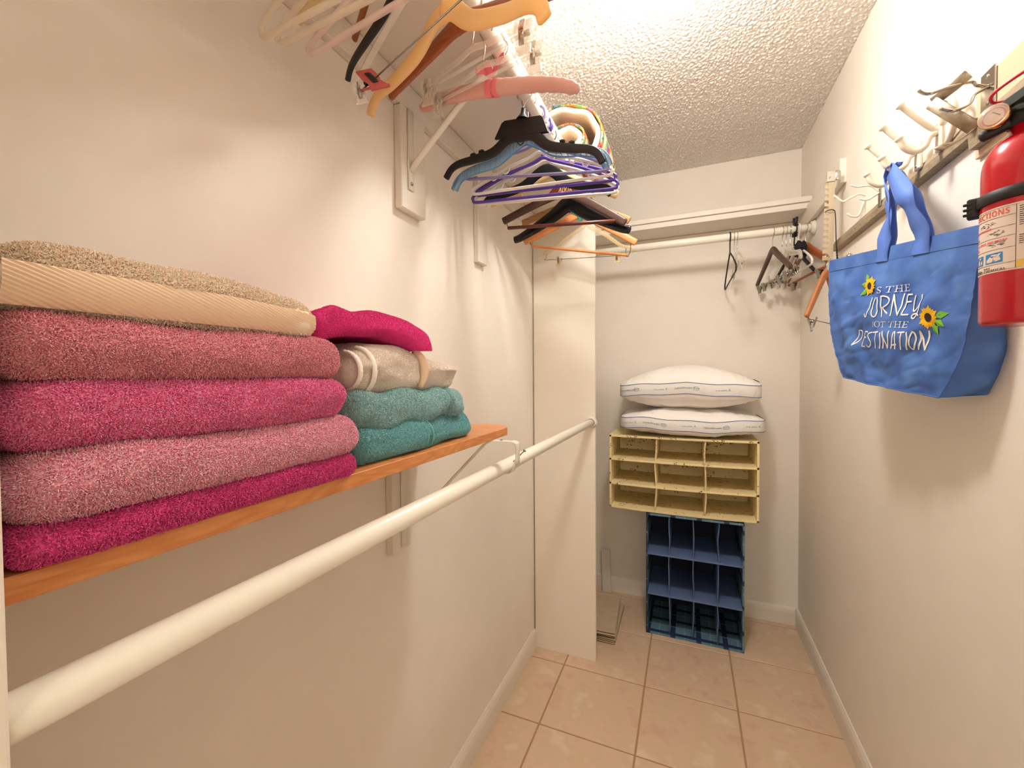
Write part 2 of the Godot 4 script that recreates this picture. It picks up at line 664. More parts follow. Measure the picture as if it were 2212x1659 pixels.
func build_room() -> void:
	var t := 0.1
	var st := mb()
	span(st, Vector3(XL - t, -0.05, ZB - t), Vector3(XL, YC + t, ZF + t), 0)
	struct("wall_left", st, M.wall)
	st = mb()
	span(st, Vector3(XR, -0.05, ZB - t), Vector3(XR + t, YC + t, ZF + t), 0)
	struct("wall_right", st, M.wall)
	st = mb()
	span(st, Vector3(XL - t, -0.05, ZB - t), Vector3(XR + t, YC + t, ZB), 0)
	struct("wall_back", st, M.wall)
	st = mb()
	var wx := [-0.3, 0.42]      # window behind the camera
	var wy := [0.85, 2.1]
	span(st, Vector3(XL - t, -0.05, ZF), Vector3(wx[0], YC + t, ZF + t), 0)
	span(st, Vector3(wx[1], -0.05, ZF), Vector3(XR + t, YC + t, ZF + t), 0)
	span(st, Vector3(wx[0], -0.05, ZF), Vector3(wx[1], wy[0], ZF + t), 0)
	span(st, Vector3(wx[0], wy[1], ZF), Vector3(wx[1], YC + t, ZF + t), 0)
	struct("wall_front", st, M.wall)
	st = mb()
	for e in [[wx[0], wy[0], wx[0] + 0.04, wy[1]], [wx[1] - 0.04, wy[0], wx[1], wy[1]], [wx[0] + 0.04, wy[0], wx[1] - 0.04, wy[0] + 0.04], [wx[0] + 0.04, wy[1] - 0.04, wx[1] - 0.04, wy[1]], [wx[0] + 0.04, 1.46, wx[1] - 0.04, 1.49]]:
		span(st, Vector3(e[0], e[1], ZF + 0.03), Vector3(e[2], e[3], ZF + 0.07), 0.002)
	var win := struct("window_1", st, M.trim)
	for e in [[wy[0] + 0.04, 1.46], [1.49, wy[1] - 0.04]]:
		st = mb()
		span(st, Vector3(wx[0] + 0.04, e[0], ZF + 0.048), Vector3(wx[1] - 0.04, e[1], ZF + 0.052), 0)
		put("pane", st, M.gauge_glass, win)
	# popcorn ceiling: real relief over the part in view
	st = mb()
	span(st, Vector3(XL - t, YC + 0.004, ZB - t), Vector3(XR + t, YC + t, ZF + t), 0)
	var n1 := noise(80.0, 2, 201)
	var n2 := noise(135.0, 1, 203, FastNoiseLite.TYPE_CELLULAR)
	n2.cellular_return_type = FastNoiseLite.RETURN_DISTANCE
	var x0 := XL - 0.01
	var x1 := XR + 0.01
	var z0 := ZB - 0.01
	var z1 := -0.85
	var nx := 400
	var nz := 560
	var ys := []
	for j in nz + 1:
		var row := PackedFloat32Array()
		for i in nx + 1:
			var x := lerpf(x0, x1, float(i) / nx)
			var z := lerpf(z0, z1, float(j) / nz)
			var h: float = clampf(n1.get_noise_2d(x, z) * 0.9 + 0.15, 0, 1) + clampf(-n2.get_noise_2d(x, z) - 0.35, 0, 1) * 0.9
			row.append(YC + 0.001 - h * 0.0062)
		ys.append(row)
	st.set_smooth_group(0)
	for j in nz:
		for i in nx:
			var xa := lerpf(x0, x1, float(i) / nx)
			var xb := lerpf(x0, x1, float(i + 1) / nx)
			var za := lerpf(z0, z1, float(j) / nz)
			var zb := lerpf(z0, z1, float(j + 1) / nz)
			quad(st, Vector3(xa, ys[j][i], za), Vector3(xb, ys[j][i + 1], za), Vector3(xb, ys[j + 1][i + 1], zb), Vector3(xa, ys[j + 1][i], zb))
	struct("ceiling", st, M.ceiling)
	# tiled floor: a grout bed with each tile on it
	st = mb()
	span(st, Vector3(XL - t, -0.06, ZB - t), Vector3(XR + t, -0.003, ZF + t), 0)
	var floor_o := struct("floor", st, M.grout)
	var gx := [XL, -0.492, -0.158, 0.176, XR]
	var gz := []
	var z := -1.7426 - 0.334 * 2
	gz.append(ZB)
	while z < ZF:
		gz.append(z)
		z += 0.334
	gz.append(ZF)
	var k := 0
	for j in gz.size() - 1:
		for i in 4:
			var tile := mb()
			var g := 0.0028
			span(tile, Vector3(gx[i] + (g if i > 0 else 0.0), -0.012, gz[j] + g), Vector3(gx[i + 1] - g, 0.0, gz[j + 1] - g), 0.0016)
			put("tile", tile, M["tile%d" % ((i * 2 + j * 3 + k) % 3)], floor_o)
			k += 1
	# partitions at both ends of the left bay
	st = mb()
	span(st, Vector3(XL + 0.007, 0.0, ZP - 0.02), Vector3(XP, YC - 0.001, ZP), 0.001)
	struct("wall_partition_far", st, M.panel)
	st = mb()
	span(st, Vector3(XL, 0.0, -0.11), Vector3(XP, YC - 0.001, 0.02), 0.002)
	struct("wall_partition_near", st, M.panel)
	# baseboards with a rounded top
	var prof := func(h: float, th: float) -> PackedVector2Array:
		return xy([0, 0, th, 0, th, h * 0.7, th * 0.75, h * 0.88, th * 0.3, h, 0, h])
	st = mb()
	extrude(st, prof.call(0.085, 0.013), -ZP - 0.112, 0.0, Transform3D(Basis.IDENTITY, Vector3(XL, 0, (ZP - 0.112) * 0.5)))
	struct("baseboard_left", st, M.trim)
	st = mb()
	extrude(st, prof.call(0.085, 0.013), ZF - ZB, 0.0, Transform3D(Basis(Vector3.UP, PI), Vector3(XR, 0, (ZF + ZB) * 0.5)))
	struct("baseboard_right", st, M.trim)
	st = mb()
	extrude(st, prof.call(0.085, 0.013), XR - XL - 0.026, 0.0, Transform3D(Basis(Vector3.UP, -PI / 2), Vector3((XR + XL) * 0.5, 0, ZB)))
	struct("baseboard_back", st, M.trim)
	# the lamp that lights the closet
	var lamp := thing("ceiling_lamp", "round white globe lamp on the ceiling above the frame", "lamp", Vector3(-0.04, YC - 0.004, -1.12))
	st = mb()
	lathe(st, [Vector2(0, -0.03), Vector2(0.062, -0.03), Vector2(0.07, -0.018), Vector2(0.075, 0.0), Vector2(0, 0)], 28)
	put("base", st, M.white_plastic, lamp)
	st = mb()
	var pr := []
	for i in 13:
		var a := -PI / 2 + PI * i / 12
		pr.append(Vector2(0.072 * cos(a) if i > 0 and i < 12 else 0.0, -0.086 + 0.06 * sin(a)))
	lathe(st, pr, 28)
	put("globe", st, M.lamp, lamp)

func build_shelves_and_rods() -> void:
	# --- left, below: wooden shelf with a worn far end
	var st := mb()
	var T := Transform3D(Basis(Vector3.RIGHT, Vector3.FORWARD, Vector3.UP), Vector3(0, 1.127, 0))   # x, -z, up
	extrude(st, xy([XL, 0.112, -0.389, 0.112, -0.389, 0.9, -0.395, 0.915, -0.428, 0.953, -0.44, 0.957, -0.478, 0.956, -0.487, 0.94, -0.512, 0.934, XL, 0.934]), 0.018, 0.0012, T)
	tag(put("wooden_shelf", st, M.shelf_wood), "orange-brown wooden shelf holding the folded towels", "shelf")
	st = mb()
	var rod := thing("closet_rod", "long white rod below the towel shelf", "rod", Vector3(-0.385, 1.05, (ZP - 0.11) * 0.5))
	var half := (-ZP - 0.11) * 0.5
	tube(st, [Vector3(0, 0, half - 0.001), Vector3(0, 0, 0), Vector3(0, 0, -half + 0.001)], 0.0152, 28)
	put("pole", st, M.rod, rod)
	for e in [-1]:
		st = mb()
		lathe(st, [Vector2(0.0165, 0.0), Vector2(0.026, 0.0), Vector2(0.026, 0.004), Vector2(0.0205, 0.009), Vector2(0.02, 0.014), Vector2(0.0165, 0.014), Vector2(0.0165, 0.0)], 28, Transform3D(Basis(Vector3.RIGHT, -PI / 2 * e), Vector3(0, 0, half * e)))
		put("end_flange", st, M.white_metal, rod)
	# bracket that carries shelf and rod
	var br := thing("rod_bracket", "white metal shelf and rod bracket under the wooden shelf", "bracket", Vector3(XL + 0.02, 1.118, -0.83))
	st = mb()
	sweep(st, v3([0.003, -0.002, 0.29, -0.002]), 0.0016, 0.011, 4, Vector3.BACK, false, 8.0)
	sweep(st, curve(v3([0.286, -0.002, 0.296, -0.004, 0.299, -0.012, 0.299, -0.05]), 4), 0.0015, 0.011, 8, Vector3.BACK, false, 6.0)
	put("arm", st, M.white_metal, br)
	st = mb()
	sweep(st, v3([0.235, -0.004, 0.22, -0.012, 0.02, -0.215, 0.003, -0.225]), 0.0016, 0.009, 8, Vector3.BACK, false, 6.0)
	put("brace", st, M.white_metal, br)
	st = mb()
	sweep(st, v3([0.0017, -0.002, 0.0017, -0.27]), 0.0016, 0.011, 8, Vector3.BACK, false, 6.0)
	put("wall_leg", st, M.white_metal, br)
	st = mb()
	var hookp := []
	for i in 11:
		var a := deg_to_rad(150.0 + i * 19.0)
		hookp.append(Vector3(0.249 + 0.018 * cos(a), -0.068 + 0.018 * sin(a), -0.06))
	hookp.append(Vector3(0.272, -0.052, -0.06))
	sweep(st, hookp, 0.0016, 0.008, 8, Vector3.BACK, false, 6.0)
	put("rod_hook", st, M.white_metal, br)
	st = mb()
	tube(st, [Vector3(0.262, -0.06, -0.066), Vector3(0.284, -0.036, -0.078)], 0.0014, 8)
	tube(st, [Vector3(0.284, -0.036, -0.078), Vector3(0.2852, -0.0348, -0.0786)], 0.0038, 10)
	put("screw", st, M.steel, br)
	st = mb()
	for p in [[0.235, -0.001], [0.262, -0.001]]:
		lathe(st, [Vector2(0, 0.0006), Vector2(0.0035, 0.0006), Vector2(0.0035, -0.001)], 10, Transform3D(Basis.IDENTITY, Vector3(p[0], 0.0, 0)))
	put("rivet", st, M.steel, br)
	# wall cleats: painted battens behind the brackets
	var batten := func(z0, z1, y0, y1, th, label):
		var s := mb()
		span(s, Vector3(XL, y0, z0), Vector3(XL + th, y1, z1), 0.002)
		tag(put("wall_batten", s, M.trim), label, "batten")
	batten.call(-0.86, -0.79, 0.838, 1.118, 0.02, "short white batten on the left wall under the wooden shelf")
	batten.call(-0.938, -0.838, 1.664, 1.91, 0.022, "white batten on the left wall carrying the tubular brace")
	batten.call(-1.31, -1.245, 1.632, 1.91, 0.018, "narrow white batten on the left wall between the hanger groups")
	# --- left, above: white shelf, ledger, rod, tubular brace
	var sh := thing("white_wall_shelf", "high white painted shelf along the left wall above the hangers", "shelf", Vector3(XL, 1.977, 0))
	st = mb()
	span(st, Vector3(0.0, 0.0, -0.112), Vector3(0.292, 0.019, -1.49), 0.0015)
	put("board", st, M.white_shelf, sh)
	st = mb()
	span(st, Vector3(0.0, 0.0008, -1.4925), Vector3(0.292, 0.019, ZP + 0.001), 0.0015)
	put("board", st, M.white_shelf, sh)
	st = mb()
	span(st, Vector3(0.0, -0.066, -0.112), Vector3(0.019, -0.001, ZP + 0.001), 0.0015)
	put("ledger", st, M.trim, sh)
	var ur := thing("closet_rod", "upper white rod crowded with hangers", "rod", Vector3(ROD_X, ROD_Y, (ZP - 0.11) * 0.5))
	st = mb()
	tube(st, [Vector3(0, 0, half - 0.001), Vector3(0, 0, -0.02)], 0.0165, 28)
	put("outer_tube", st, M.white_metal, ur)
	st = mb()
	tube(st, [Vector3(0, 0, -0.018), Vector3(0, 0, -half + 0.001)], 0.0148, 28)
	put("inner_tube", st, M.white_metal, ur)
	st = mb()
	lathe(st, [Vector2(0.0166, -0.004), Vector2(0.0178, -0.003), Vector2(0.0178, 0.003), Vector2(0.0166, 0.004)], 28, Transform3D(Basis(Vector3.RIGHT, PI / 2), Vector3(0, 0, -0.012)))
	put("collar", st, M.white_metal, ur)
	var bc := thing("shelf_brace", "white tubular brace from the left wall to the upper rod", "bracket", Vector3(XL + 0.022, 1.75, -0.872))
	st = mb()
	sweep(st, v3([0.002, -0.035, 0.002, 0.16]), 0.002, 0.012, 8, Vector3.BACK, false, 6.0)
	put("wall_plate", st, M.white_metal, bc)
	st = mb()
	sweep(st, v3([0.004, 0.012, 0.02, 0.032, 0.236, 0.222]), 0.0065, 0.0085, 12, Vector3.BACK)
	put("strut", st, M.white_metal, bc)
	st = mb()
	lathe(st, [Vector2(0, 0.002), Vector2(0.004, 0.0014), Vector2(0.0048, 0)], 12, Transform3D(Basis(Vector3.BACK, -PI / 2), Vector3(0.004, -0.02, 0)))
	put("screw", st, M.steel, bc)
	# --- back: double-board shelf on cleats, ledger and rod
	var bs := thing("white_wall_shelf", "white double-board shelf across the back wall above a bare rod", "shelf", Vector3(0, 1.994, ZB))
	st = mb()
	span(st, Vector3(XL, 0.0, 0.001), Vector3(XR - 0.001, 0.026, 0.197), 0.0015)
	put("lower_board", st, M.white_shelf, bs)
	st = mb()
	span(st, Vector3(XL, 0.027, 0.001), Vector3(XR - 0.001, 0.05, 0.207), 0.0015)
	put("upper_board", st, M.white_shelf, bs)
	st = mb()
	span(st, Vector3(XL, -0.032, 0.0005), Vector3(XR - 0.021, -0.001, 0.017), 0.0015)
	put("ledger", st, M.trim, bs)
	st = mb()
	span(st, Vector3(XR - 0.02, 1.922, ZB), Vector3(XR, 2.006, -1.816), 0.0015)
	struct("trim_1", st, M.trim)
	var rr := thing("closet_rod", "white rod across the back below the shelf", "rod", Vector3(0, 1.892, -2.215))
	st = mb()
	tube(st, [Vector3(XL + 0.001, 0, 0), Vector3(0, 0, 0), Vector3(XR - 0.001, 0, 0)], 0.0175, 28)
	put("pole", st, M.rod, rr)
	st = mb()
	lathe(st, [Vector2(0.018, 0.0), Vector2(0.034, 0.0), Vector2(0.034, 0.005), Vector2(0.026, 0.01), Vector2(0.025, 0.016), Vector2(0.018, 0.016), Vector2(0.018, 0)], 28, Transform3D(Basis(Vector3.BACK, PI / 2), Vector3(XR, 0, 0)))
	put("end_flange", st, M.white_metal, rr)

# ------------------------------------------------------------------ towels
func add_pile(parent: Node3D, mesh: ArrayMesh, per_m2: float, length: float, cols: Array, seed_: int, keep: Callable) -> void:
	var r := RandomNumberGenerator.new()
	r.seed = seed_
	var V: PackedVector3Array = mesh.surface_get_arrays(0)[Mesh.ARRAY_VERTEX]
	var N: PackedVector3Array = mesh.surface_get_arrays(0)[Mesh.ARRAY_NORMAL]
	var xf: Array[Transform3D] = []
	var cc := PackedColorArray()
	var carry := 0.0
	var clump := noise(110.0, 2, seed_ + 5)
	var fleck := noise(260.0, 2, seed_ + 9)
	for t in range(0, V.size(), 3):
		var a := V[t]
		var e1 := V[t + 1] - a
		var e2 := V[t + 2] - a
		var w: float = keep.call((V[t] + V[t + 1] + V[t + 2]) / 3.0, (N[t] + N[t + 1] + N[t + 2]).normalized())
		if w <= 0.0: continue
		carry += e1.cross(e2).length() * 0.5 * per_m2 * w
		while carry > 0.0:
			carry -= 1.0
			if carry < 0.0 and r.randf() > carry + 1.0: break
			var u := r.randf()
			var v := r.randf()
			if u + v > 1.0:
				u = 1.0 - u
				v = 1.0 - v
			var p := a + e1 * u + e2 * v
			var n := (N[t] * (1.0 - u - v) + N[t + 1] * u + N[t + 2] * v).normalized()
			var k := clump.get_noise_3d(p.x, p.y, p.z)
			var k2 := clump.get_noise_3d(p.z + 3.0, p.x, p.y)
			var d := (n + Vector3(r.randf_range(-0.5, 0.5) + k * 0.7, r.randf_range(-0.55, 0.4), r.randf_range(-0.5, 0.5) + k2 * 0.7)).normalized()
			var x := d.cross(Vector3(r.randf_range(-1, 1), r.randf_range(-1, 1), r.randf_range(-1, 1))).normalized()
			var l := length * r.randf_range(0.7, 1.25)
			xf.append(Transform3D(Basis(x * l, d * l, x.cross(d) * l), p - n * length * 0.15))
			cc.append((cols[0] as Color).lerp(cols[1], clampf(0.5 + 0.9 * fleck.get_noise_3d(p.x, p.y, p.z) + r.randf_range(-0.25, 0.25), 0, 1)).srgb_to_linear())
	var mm := MultiMesh.new()
	mm.transform_format = MultiMesh.TRANSFORM_3D
	mm.use_colors = true
	mm.mesh = loop_mesh()
	mm.instance_count = xf.size()
	for i in xf.size():
		mm.set_instance_transform(i, xf[i])
		mm.set_instance_color(i, cc[i])
	var o := MultiMeshInstance3D.new()
	o.name = "terry_pile"
	o.multimesh = mm
	o.material_override = M.terry
	o.set_meta("kind", "stuff")
	parent.add_child(o, true)

var _loop: ArrayMesh
func loop_mesh() -> ArrayMesh:     # one loop of terry, one unit long, bent over at the tip
	if _loop: return _loop
	var st := mb()
	var P := [Vector3(0, 0, 0), Vector3(0.03, 0.45, 0), Vector3(0.14, 0.82, 0), Vector3(0.32, 1.0, 0)]
	var R := [0.13, 0.17, 0.17, 0.11]
	var rings := []
	for i in 4:
		var ring := []
		for j in 3:
			var a := TAU * j / 3.0
			ring.append(P[i] + Vector3(cos(a) * R[i], 0, -sin(a) * R[i]))
		rings.append(ring)
	for i in 3:
		for j in 3:
			var k := (j + 1) % 3
			quad(st, rings[i][j], rings[i][k], rings[i + 1][k], rings[i + 1][j])
	for p in [rings[3][0], rings[3][2], rings[3][1]]: st.add_vertex(p)
	st.generate_normals()
	_loop = st.commit()
	return _loop

# a folded towel: bounds in world metres, soft rounded folds
func towel(label: String, lo: Vector3, hi: Vector3, base: Color, tip: Color, seed_: int, opts := {}) -> Node3D:
	var c := Vector3((lo.x + hi.x) * 0.5, lo.y, (lo.z + hi.z) * 0.5)
	var h := (hi - lo) * 0.5
	var t := thing("folded_towel", label, "towel", c, Vector3.ZERO, opts.get("group", "folded towels on the wooden shelf"))
	var nz := noise(9.0, 2, seed_)
	var nf := noise(38.0, 2, seed_ + 3)
	var lump: float = opts.get("lump", 0.004)
	var shape: Callable = opts.get("shape", nothing)
	var f := func(p: Vector3) -> Vector3:
		var q := p
		var s := p / h
		var e := nz.get_noise_3d(p.x + seed_, p.y * 1.5, p.z)
		q.y += e * lump * (1.0 if p.y > 0 else 0.4)
		q.x += nz.get_noise_3d(p.z, p.y * 2.0, seed_ + p.x) * lump * 1.4 * clampf(s.x, 0, 1)
		q += Vector3(nf.get_noise_3d(p.x, p.y, p.z), 0, nf.get_noise_3d(p.z, p.x, p.y)) * 0.0012
		if shape.is_valid(): q = shape.call(q, s)
		q.y += h.y
		if q.y < 0.0006: q.y = 0.0006
		return q
	var st := mb()
	rbox(st, h, minf(h.y * 0.98, 0.03), Vector3i(30, 16, 44), f)
	st.generate_normals()
	var mesh := st.commit()
	var m := mat(base.lerp(tip, 0.85), 0.95)
	put_mesh("cloth", mesh, m, t)
	var den: float = opts.get("density", 1.0)
	var skip: Callable = opts.get("skip", nothing)
	var top_w: float = opts.get("top", 0.0)
	add_pile(t, mesh, 1250000.0 * den, opts.get("length", 0.0025), [base, tip], seed_ * 13, func(p: Vector3, n: Vector3) -> float:
		if n.x < -0.4 or n.y < -0.93: return 0.0
		if skip.is_valid() and skip.call(p, n): return 0.0
		if n.y > 0.9: return top_w if p.x < h.x * 0.55 else maxf(top_w, 0.5)
		return 1.0)
	return t

func build_towels() -> void:
	M.terry = mat(Color.WHITE, 0.92)
	M.terry.vertex_color_use_as_albedo = true
	M.terry.rim_enabled = true
	M.terry.rim = 0.3
	var y := [1.1365, 1.161, 1.2085, 1.2575, 1.3015, 1.352]
	var z0 := -0.118
	var mag := [c8(218, 42, 124), c8(242, 90, 160)]
	towel("deep magenta towel, bottom of the near stack", Vector3(-0.648, y[0], -0.408), Vector3(-0.381, y[1] + 0.002, z0), mag[0], mag[1], 3)
	towel("light pink towel second from the bottom of the near stack", Vector3(-0.648, y[1], -0.418), Vector3(-0.378, y[2] + 0.002, z0), c8(250, 152, 175), c8(255, 202, 214), 5)
	towel("hot pink towel in the middle of the near stack", Vector3(-0.648, y[2], -0.404), Vector3(-0.382, y[3] + 0.002, z0), c8(246, 96, 152), c8(255, 154, 196), 7)
	towel("dusty rose towel just below the top of the near stack", Vector3(-0.648, y[3], -0.396), Vector3(-0.383, y[4] + 0.002, z0), c8(238, 140, 154), c8(253, 180, 190), 9)
	# the top towel has a smooth ribbed border on its front
	var lo := Vector3(-0.648, y[4], -0.364)
	var hi := Vector3(-0.388, y[5], z0)
	var hh := (hi - lo) * 0.5
	var slope := func(q: Vector3, s: Vector3) -> Vector3:
		q.y -= clampf(-s.z, 0, 1) * clampf(-s.z, 0, 1) * 0.012 * clampf(s.y + 1.0, 0, 2) * 0.5
		return q
	var cr := towel("cream towel with a ribbed woven border, on top of the near stack", lo, hi, c8(255, 220, 188), c8(255, 240, 218), 11, {"shape": slope, "top": 0.8,
		"skip": func(p: Vector3, n: Vector3) -> bool: return n.x > 0.2 and p.y > 0.006 and p.y < 0.031 and p.z > -hh.z + 0.012})
	var st := mb()
	var nu := 260
	var nv := 44
	var g := []
	for i in nu + 1:
		var row := []
		for j in nv + 1:
			var zz := lerpf(hh.z, -hh.z + 0.012, float(i) / nu)
			var yy := lerpf(0.005, 0.032, float(j) / nv)
			var s := Vector3(1, (yy - hh.y) / hh.y, zz / hh.z)
			var rr := hh.y * 0.98
			var dy := yy - hh.y
			var x := hh.x - rr + sqrt(maxf(rr * rr - dy * dy, 0.0)) + 0.0032 + 0.0007 * sin((yy * 0.93 - zz * 0.36) * 2350.0)
			var p: Vector3 = slope.call(Vector3(x, yy - hh.y, zz), s) + Vector3(0, hh.y, 0)
			row.append(p)
		g.append(row)
	for i in nu:
		for j in nv: quad(st, g[i][j], g[i + 1][j], g[i + 1][j + 1], g[i][j + 1])
	var bandm := mat(c8(255, 224, 192), 0.6)
	put("woven_border", st, bandm, cr)
	# second stack
	var teal := [c8(142, 190, 190), c8(190, 224, 222)]
	var teal2 := [c8(108, 180, 184), c8(156, 212, 214)]
	var sag := func(q: Vector3, s: Vector3) -> Vector3:
		q.x -= clampf(-s.z, 0, 1) * 0.012 * clampf(s.x, 0, 1)
		return q
	var t1 := towel("deep teal towel with a corded band, bottom of the far stack", Vector3(-0.65, 1.1365, -0.775), Vector3(-0.398, 1.186, -0.428), teal2[0], teal2[1], 13, {"shape": sag, "lump": 0.007})
	for k in 3:
		st = mb()
		var zz := 0.0 + k * 0.016
		var P := []
		for i in 9:
			var a := lerpf(-1.2, 1.25, i / 8.0)
			P.append(Vector3(0.126 - 0.0245 + cos(a) * 0.0258 + 0.001, 0.0248 + sin(a) * 0.0258, zz + 0.006 * sin(a)))
		tube(st, curve(P, 3), 0.0022, 6)
		put("corded_band", st, mat(c8(110, 184, 184), 0.7), t1)
	var sag2 := func(q: Vector3, s: Vector3) -> Vector3:
		var gr: float = exp(-pow((q.z + 0.085) / 0.006, 2.0))
		q.x -= gr * 0.01 * clampf(s.x, 0, 1)
		q.y -= gr * 0.006 * clampf(s.y, 0, 1)
		q.y += 0.006 * sin(q.z * 60.0) * clampf(s.x, 0, 1)
		return q
	towel("pale teal towel with a pressed crease, second in the far stack", Vector3(-0.65, 1.182, -0.738), Vector3(-0.402, 1.236, -0.424), teal[0], teal[1], 15, {"shape": sag2, "lump": 0.006, "length": 0.003})
	var sag3 := func(q: Vector3, s: Vector3) -> Vector3:
		var gr: float = exp(-pow((q.z + 0.01) / 0.008, 2.0))
		q.x -= gr * 0.008 * clampf(s.x, 0, 1)
		q.y += (0.012 * sin(q.z * 22.0 + 0.6) - 0.004) * clampf(s.y, 0, 1)
		return q
	var c3 := towel("peach towel with white bound edges, third in the far stack", Vector3(-0.645, 1.232, -0.722), Vector3(-0.41, 1.3, -0.44), c8(255, 230, 210), c8(255, 246, 234), 17, {"shape": sag3, "lump": 0.006, "length": 0.0016, "top": 0.7})
	for k in 2:
		st = mb()
		var P := []
		for i in 9:
			var a := lerpf(-1.35, 1.5, i / 8.0)
			P.append(Vector3(0.1175 - 0.033 + cos(a) * (0.036 - 0.006 * k), 0.034 + sin(a) * (0.0345 - 0.007 * k), 0.108 + 0.022 * k))
		var PP := curve(P, 5)
		var RR := []
		for i in PP.size(): RR.append(0.0028 + 0.0006 * sin(i * 2.1))
		sweep(st, PP, RR, 0.0045, 8, Vector3.BACK)
		put("white_binding", st, mat(c8(250, 240, 224), 0.7), c3)
	st = mb()
	sweep(st, curve([Vector3(0.1, 0.066, -0.008), Vector3(0.118, 0.05, -0.01), Vector3(0.119, 0.03, -0.012), Vector3(0.11, 0.012, -0.01)], 5), 0.002, 0.01, 10)
	put("ribbed_band", st, mat(c8(246, 212, 176), 0.5), c3)
	var wash := func(q: Vector3, s: Vector3) -> Vector3:
		q.y += 0.016 * (1.0 - s.z * s.z) - 0.02 * clampf(-s.z - 0.2, 0, 1) + 0.006 * sin(q.x * 60.0 + q.z * 30.0) * clampf(s.y + 0.4, 0, 1)
		q.x += 0.02 * s.z * s.z - 0.012 * (1.0 + s.z)
		return q
	towel("crumpled magenta washcloth lying on the peach towel", Vector3(-0.58, 1.3, -0.605), Vector3(-0.408, 1.336, -0.385), c8(226, 28, 122), c8(244, 66, 150), 19, {"shape": wash, "lump": 0.01, "length": 0.0014, "top": 0.8, "group": "washcloths"})

# ------------------------------------------------------------------ linen on the upper shelf
func build_upper_shelf_linen() -> void:
	var q := thing("rolled_quilt", "rolled cream quilt with a bright patchwork print on the high shelf", "quilt", Vector3(-0.394, 1.9965, -1.60))
	q.scale = Vector3(1.05, 1.1, 1.0)
	var pr := print_cloth()
	var cream := mat(c8(232, 208, 182), 0.88)
	bump(cream, 0.04, 0.1, 301, 4, 256)
	tri_map(cream, 5.0)
	var P := curve(v3([-0.03, 0.075, 0.0, 0.055, 0.035, 0.065, 0.04, 0.1, 0.0, 0.12, -0.05, 0.11, -0.07, 0.07, -0.055, 0.033, 0.0, 0.024, 0.06, 0.028, 0.098, 0.055, 0.1, 0.1, 0.075, 0.145, 0.02, 0.175, -0.05, 0.185, -0.1, 0.17]), 5)
	var inner := []
	var outer := []
	for i in P.size():
		var a: Vector3 = P[maxi(i - 1, 0)]
		var b: Vector3 = P[mini(i + 1, P.size() - 1)]
		var s := Vector3.BACK.cross((b - a).normalized())
		var puff := 0.0025 * sin(i * 0.9)
		inner.append(P[i] + s * (0.002 + puff))
		outer.append(P[i] - s * 0.0125)
	var st := mb()
	sweep(st, inner, 0.0115, 0.135, 20, Vector3.BACK, false, 5.0)
	put("lining", st, cream, q)
	st = mb()
	sweep(st, outer, 0.004, 0.137, 20, Vector3.BACK, false, 5.0)
	put("printed_cover", st, pr, q)
	var n := noise(14.0, 2, 311)
	var lump := func(c: Vector3, h: Vector3, m: Material, amp: float, called, label):
		var s := mb()
		rbox(s, h, minf(h.y, h.x) * 0.9, Vector3i(22, 14, 22), func(p: Vector3) -> Vector3:
			var o := p + Vector3(n.get_noise_3d(p.x, p.y, p.z), n.get_noise_3d(p.y, p.z, p.x), n.get_noise_3d(p.z, p.x, p.y)) * amp
			o.y += h.y
			return Vector3(o.x, maxf(o.y, 0.0005), o.z))
		var o := put(called, s, m)
		o.position = c
		tag(o, label, "linen")
	lump.call(Vector3(-0.475, 1.9965, -1.40), Vector3(0.034, 0.088, 0.05), striped_cloth(), 0.02, "folded_sheet", "white folded sheet with purple stripes hanging over the high shelf edge")
	lump.call(Vector3(-0.57, 1.9965, -1.58), Vector3(0.06, 0.06, 0.12), pr, 0.03, "crumpled_pillowcase", "printed pillowcase bunched up beside the rolled quilt")

# ------------------------------------------------------------------ hangers
# local frame: origin in the middle of the rod, x along the arms, y up
func hang(label: String, z: float, yaw: float, roll: float) -> Node3D:
	return thing("clothes_hanger", label, "hanger", Vector3(ROD_X, ROD_Y, z), Vector3(0, deg_to_rad(yaw), deg_to_rad(roll)), "hangers on the upper rod")

func hook(p: Node3D, m: Material, neck: float, r := 0.0016, flip := 1.0, rh := 0.0182) -> void:
	var st := mb()
	var P := []
	rh += r
	for i in 13:
		var a := deg_to_rad(-35.0 + i * 215.0 / 12.0)
		P.append(Vector3(rh * cos(a) * flip, rh * sin(a), 0))
	P.append(Vector3(-rh * 0.9 * flip, -0.008, 0))
	P.append(Vector3(-rh * 0.35 * flip, -0.022, 0))
	P.append(Vector3(0, -minf(0.034, neck * 0.6), 0))
	P.append(Vector3(0, -neck, 0))
	tube(st, curve(P, 3), r, 8)
	put("hook", st, m, p)

# shoulder line given as fractions: x of half width, y between neck (0) and tip (1)
func shoulder(w: float, a: float, b: float, pts: Array) -> Array:
	var P := []
	for i in range(pts.size() - 2, -1, -2):
		if pts[i] > 0.0: P.append(Vector3(-w * pts[i], -lerpf(a, b, pts[i + 1]), 0))
	for i in range(0, pts.size(), 2): P.append(Vector3(w * pts[i], -lerpf(a, b, pts[i + 1]), 0))
	return curve(P, 8)

func taper(P: Array, w: float, mid: float, tip: float, e := 1.0) -> Array:
	var o := []
	for p in P: o.append(lerpf(mid, tip, pow(clampf(absf(p.x) / w, 0, 1), e)))
	return o

const CONTOUR := [0.0, 0.0, 0.14, 0.1, 0.38, 0.42, 0.68, 0.58, 0.86, 0.68, 0.95, 0.8, 1.0, 1.0]
const SUIT := [0.0, 0.0, 0.1, 0.04, 0.3, 0.26, 0.6, 0.58, 0.85, 0.84, 1.0, 1.0]
const SLOPE := [0.0, 0.0, 0.12, 0.08, 0.4, 0.34, 0.7, 0.66, 1.0, 1.0]

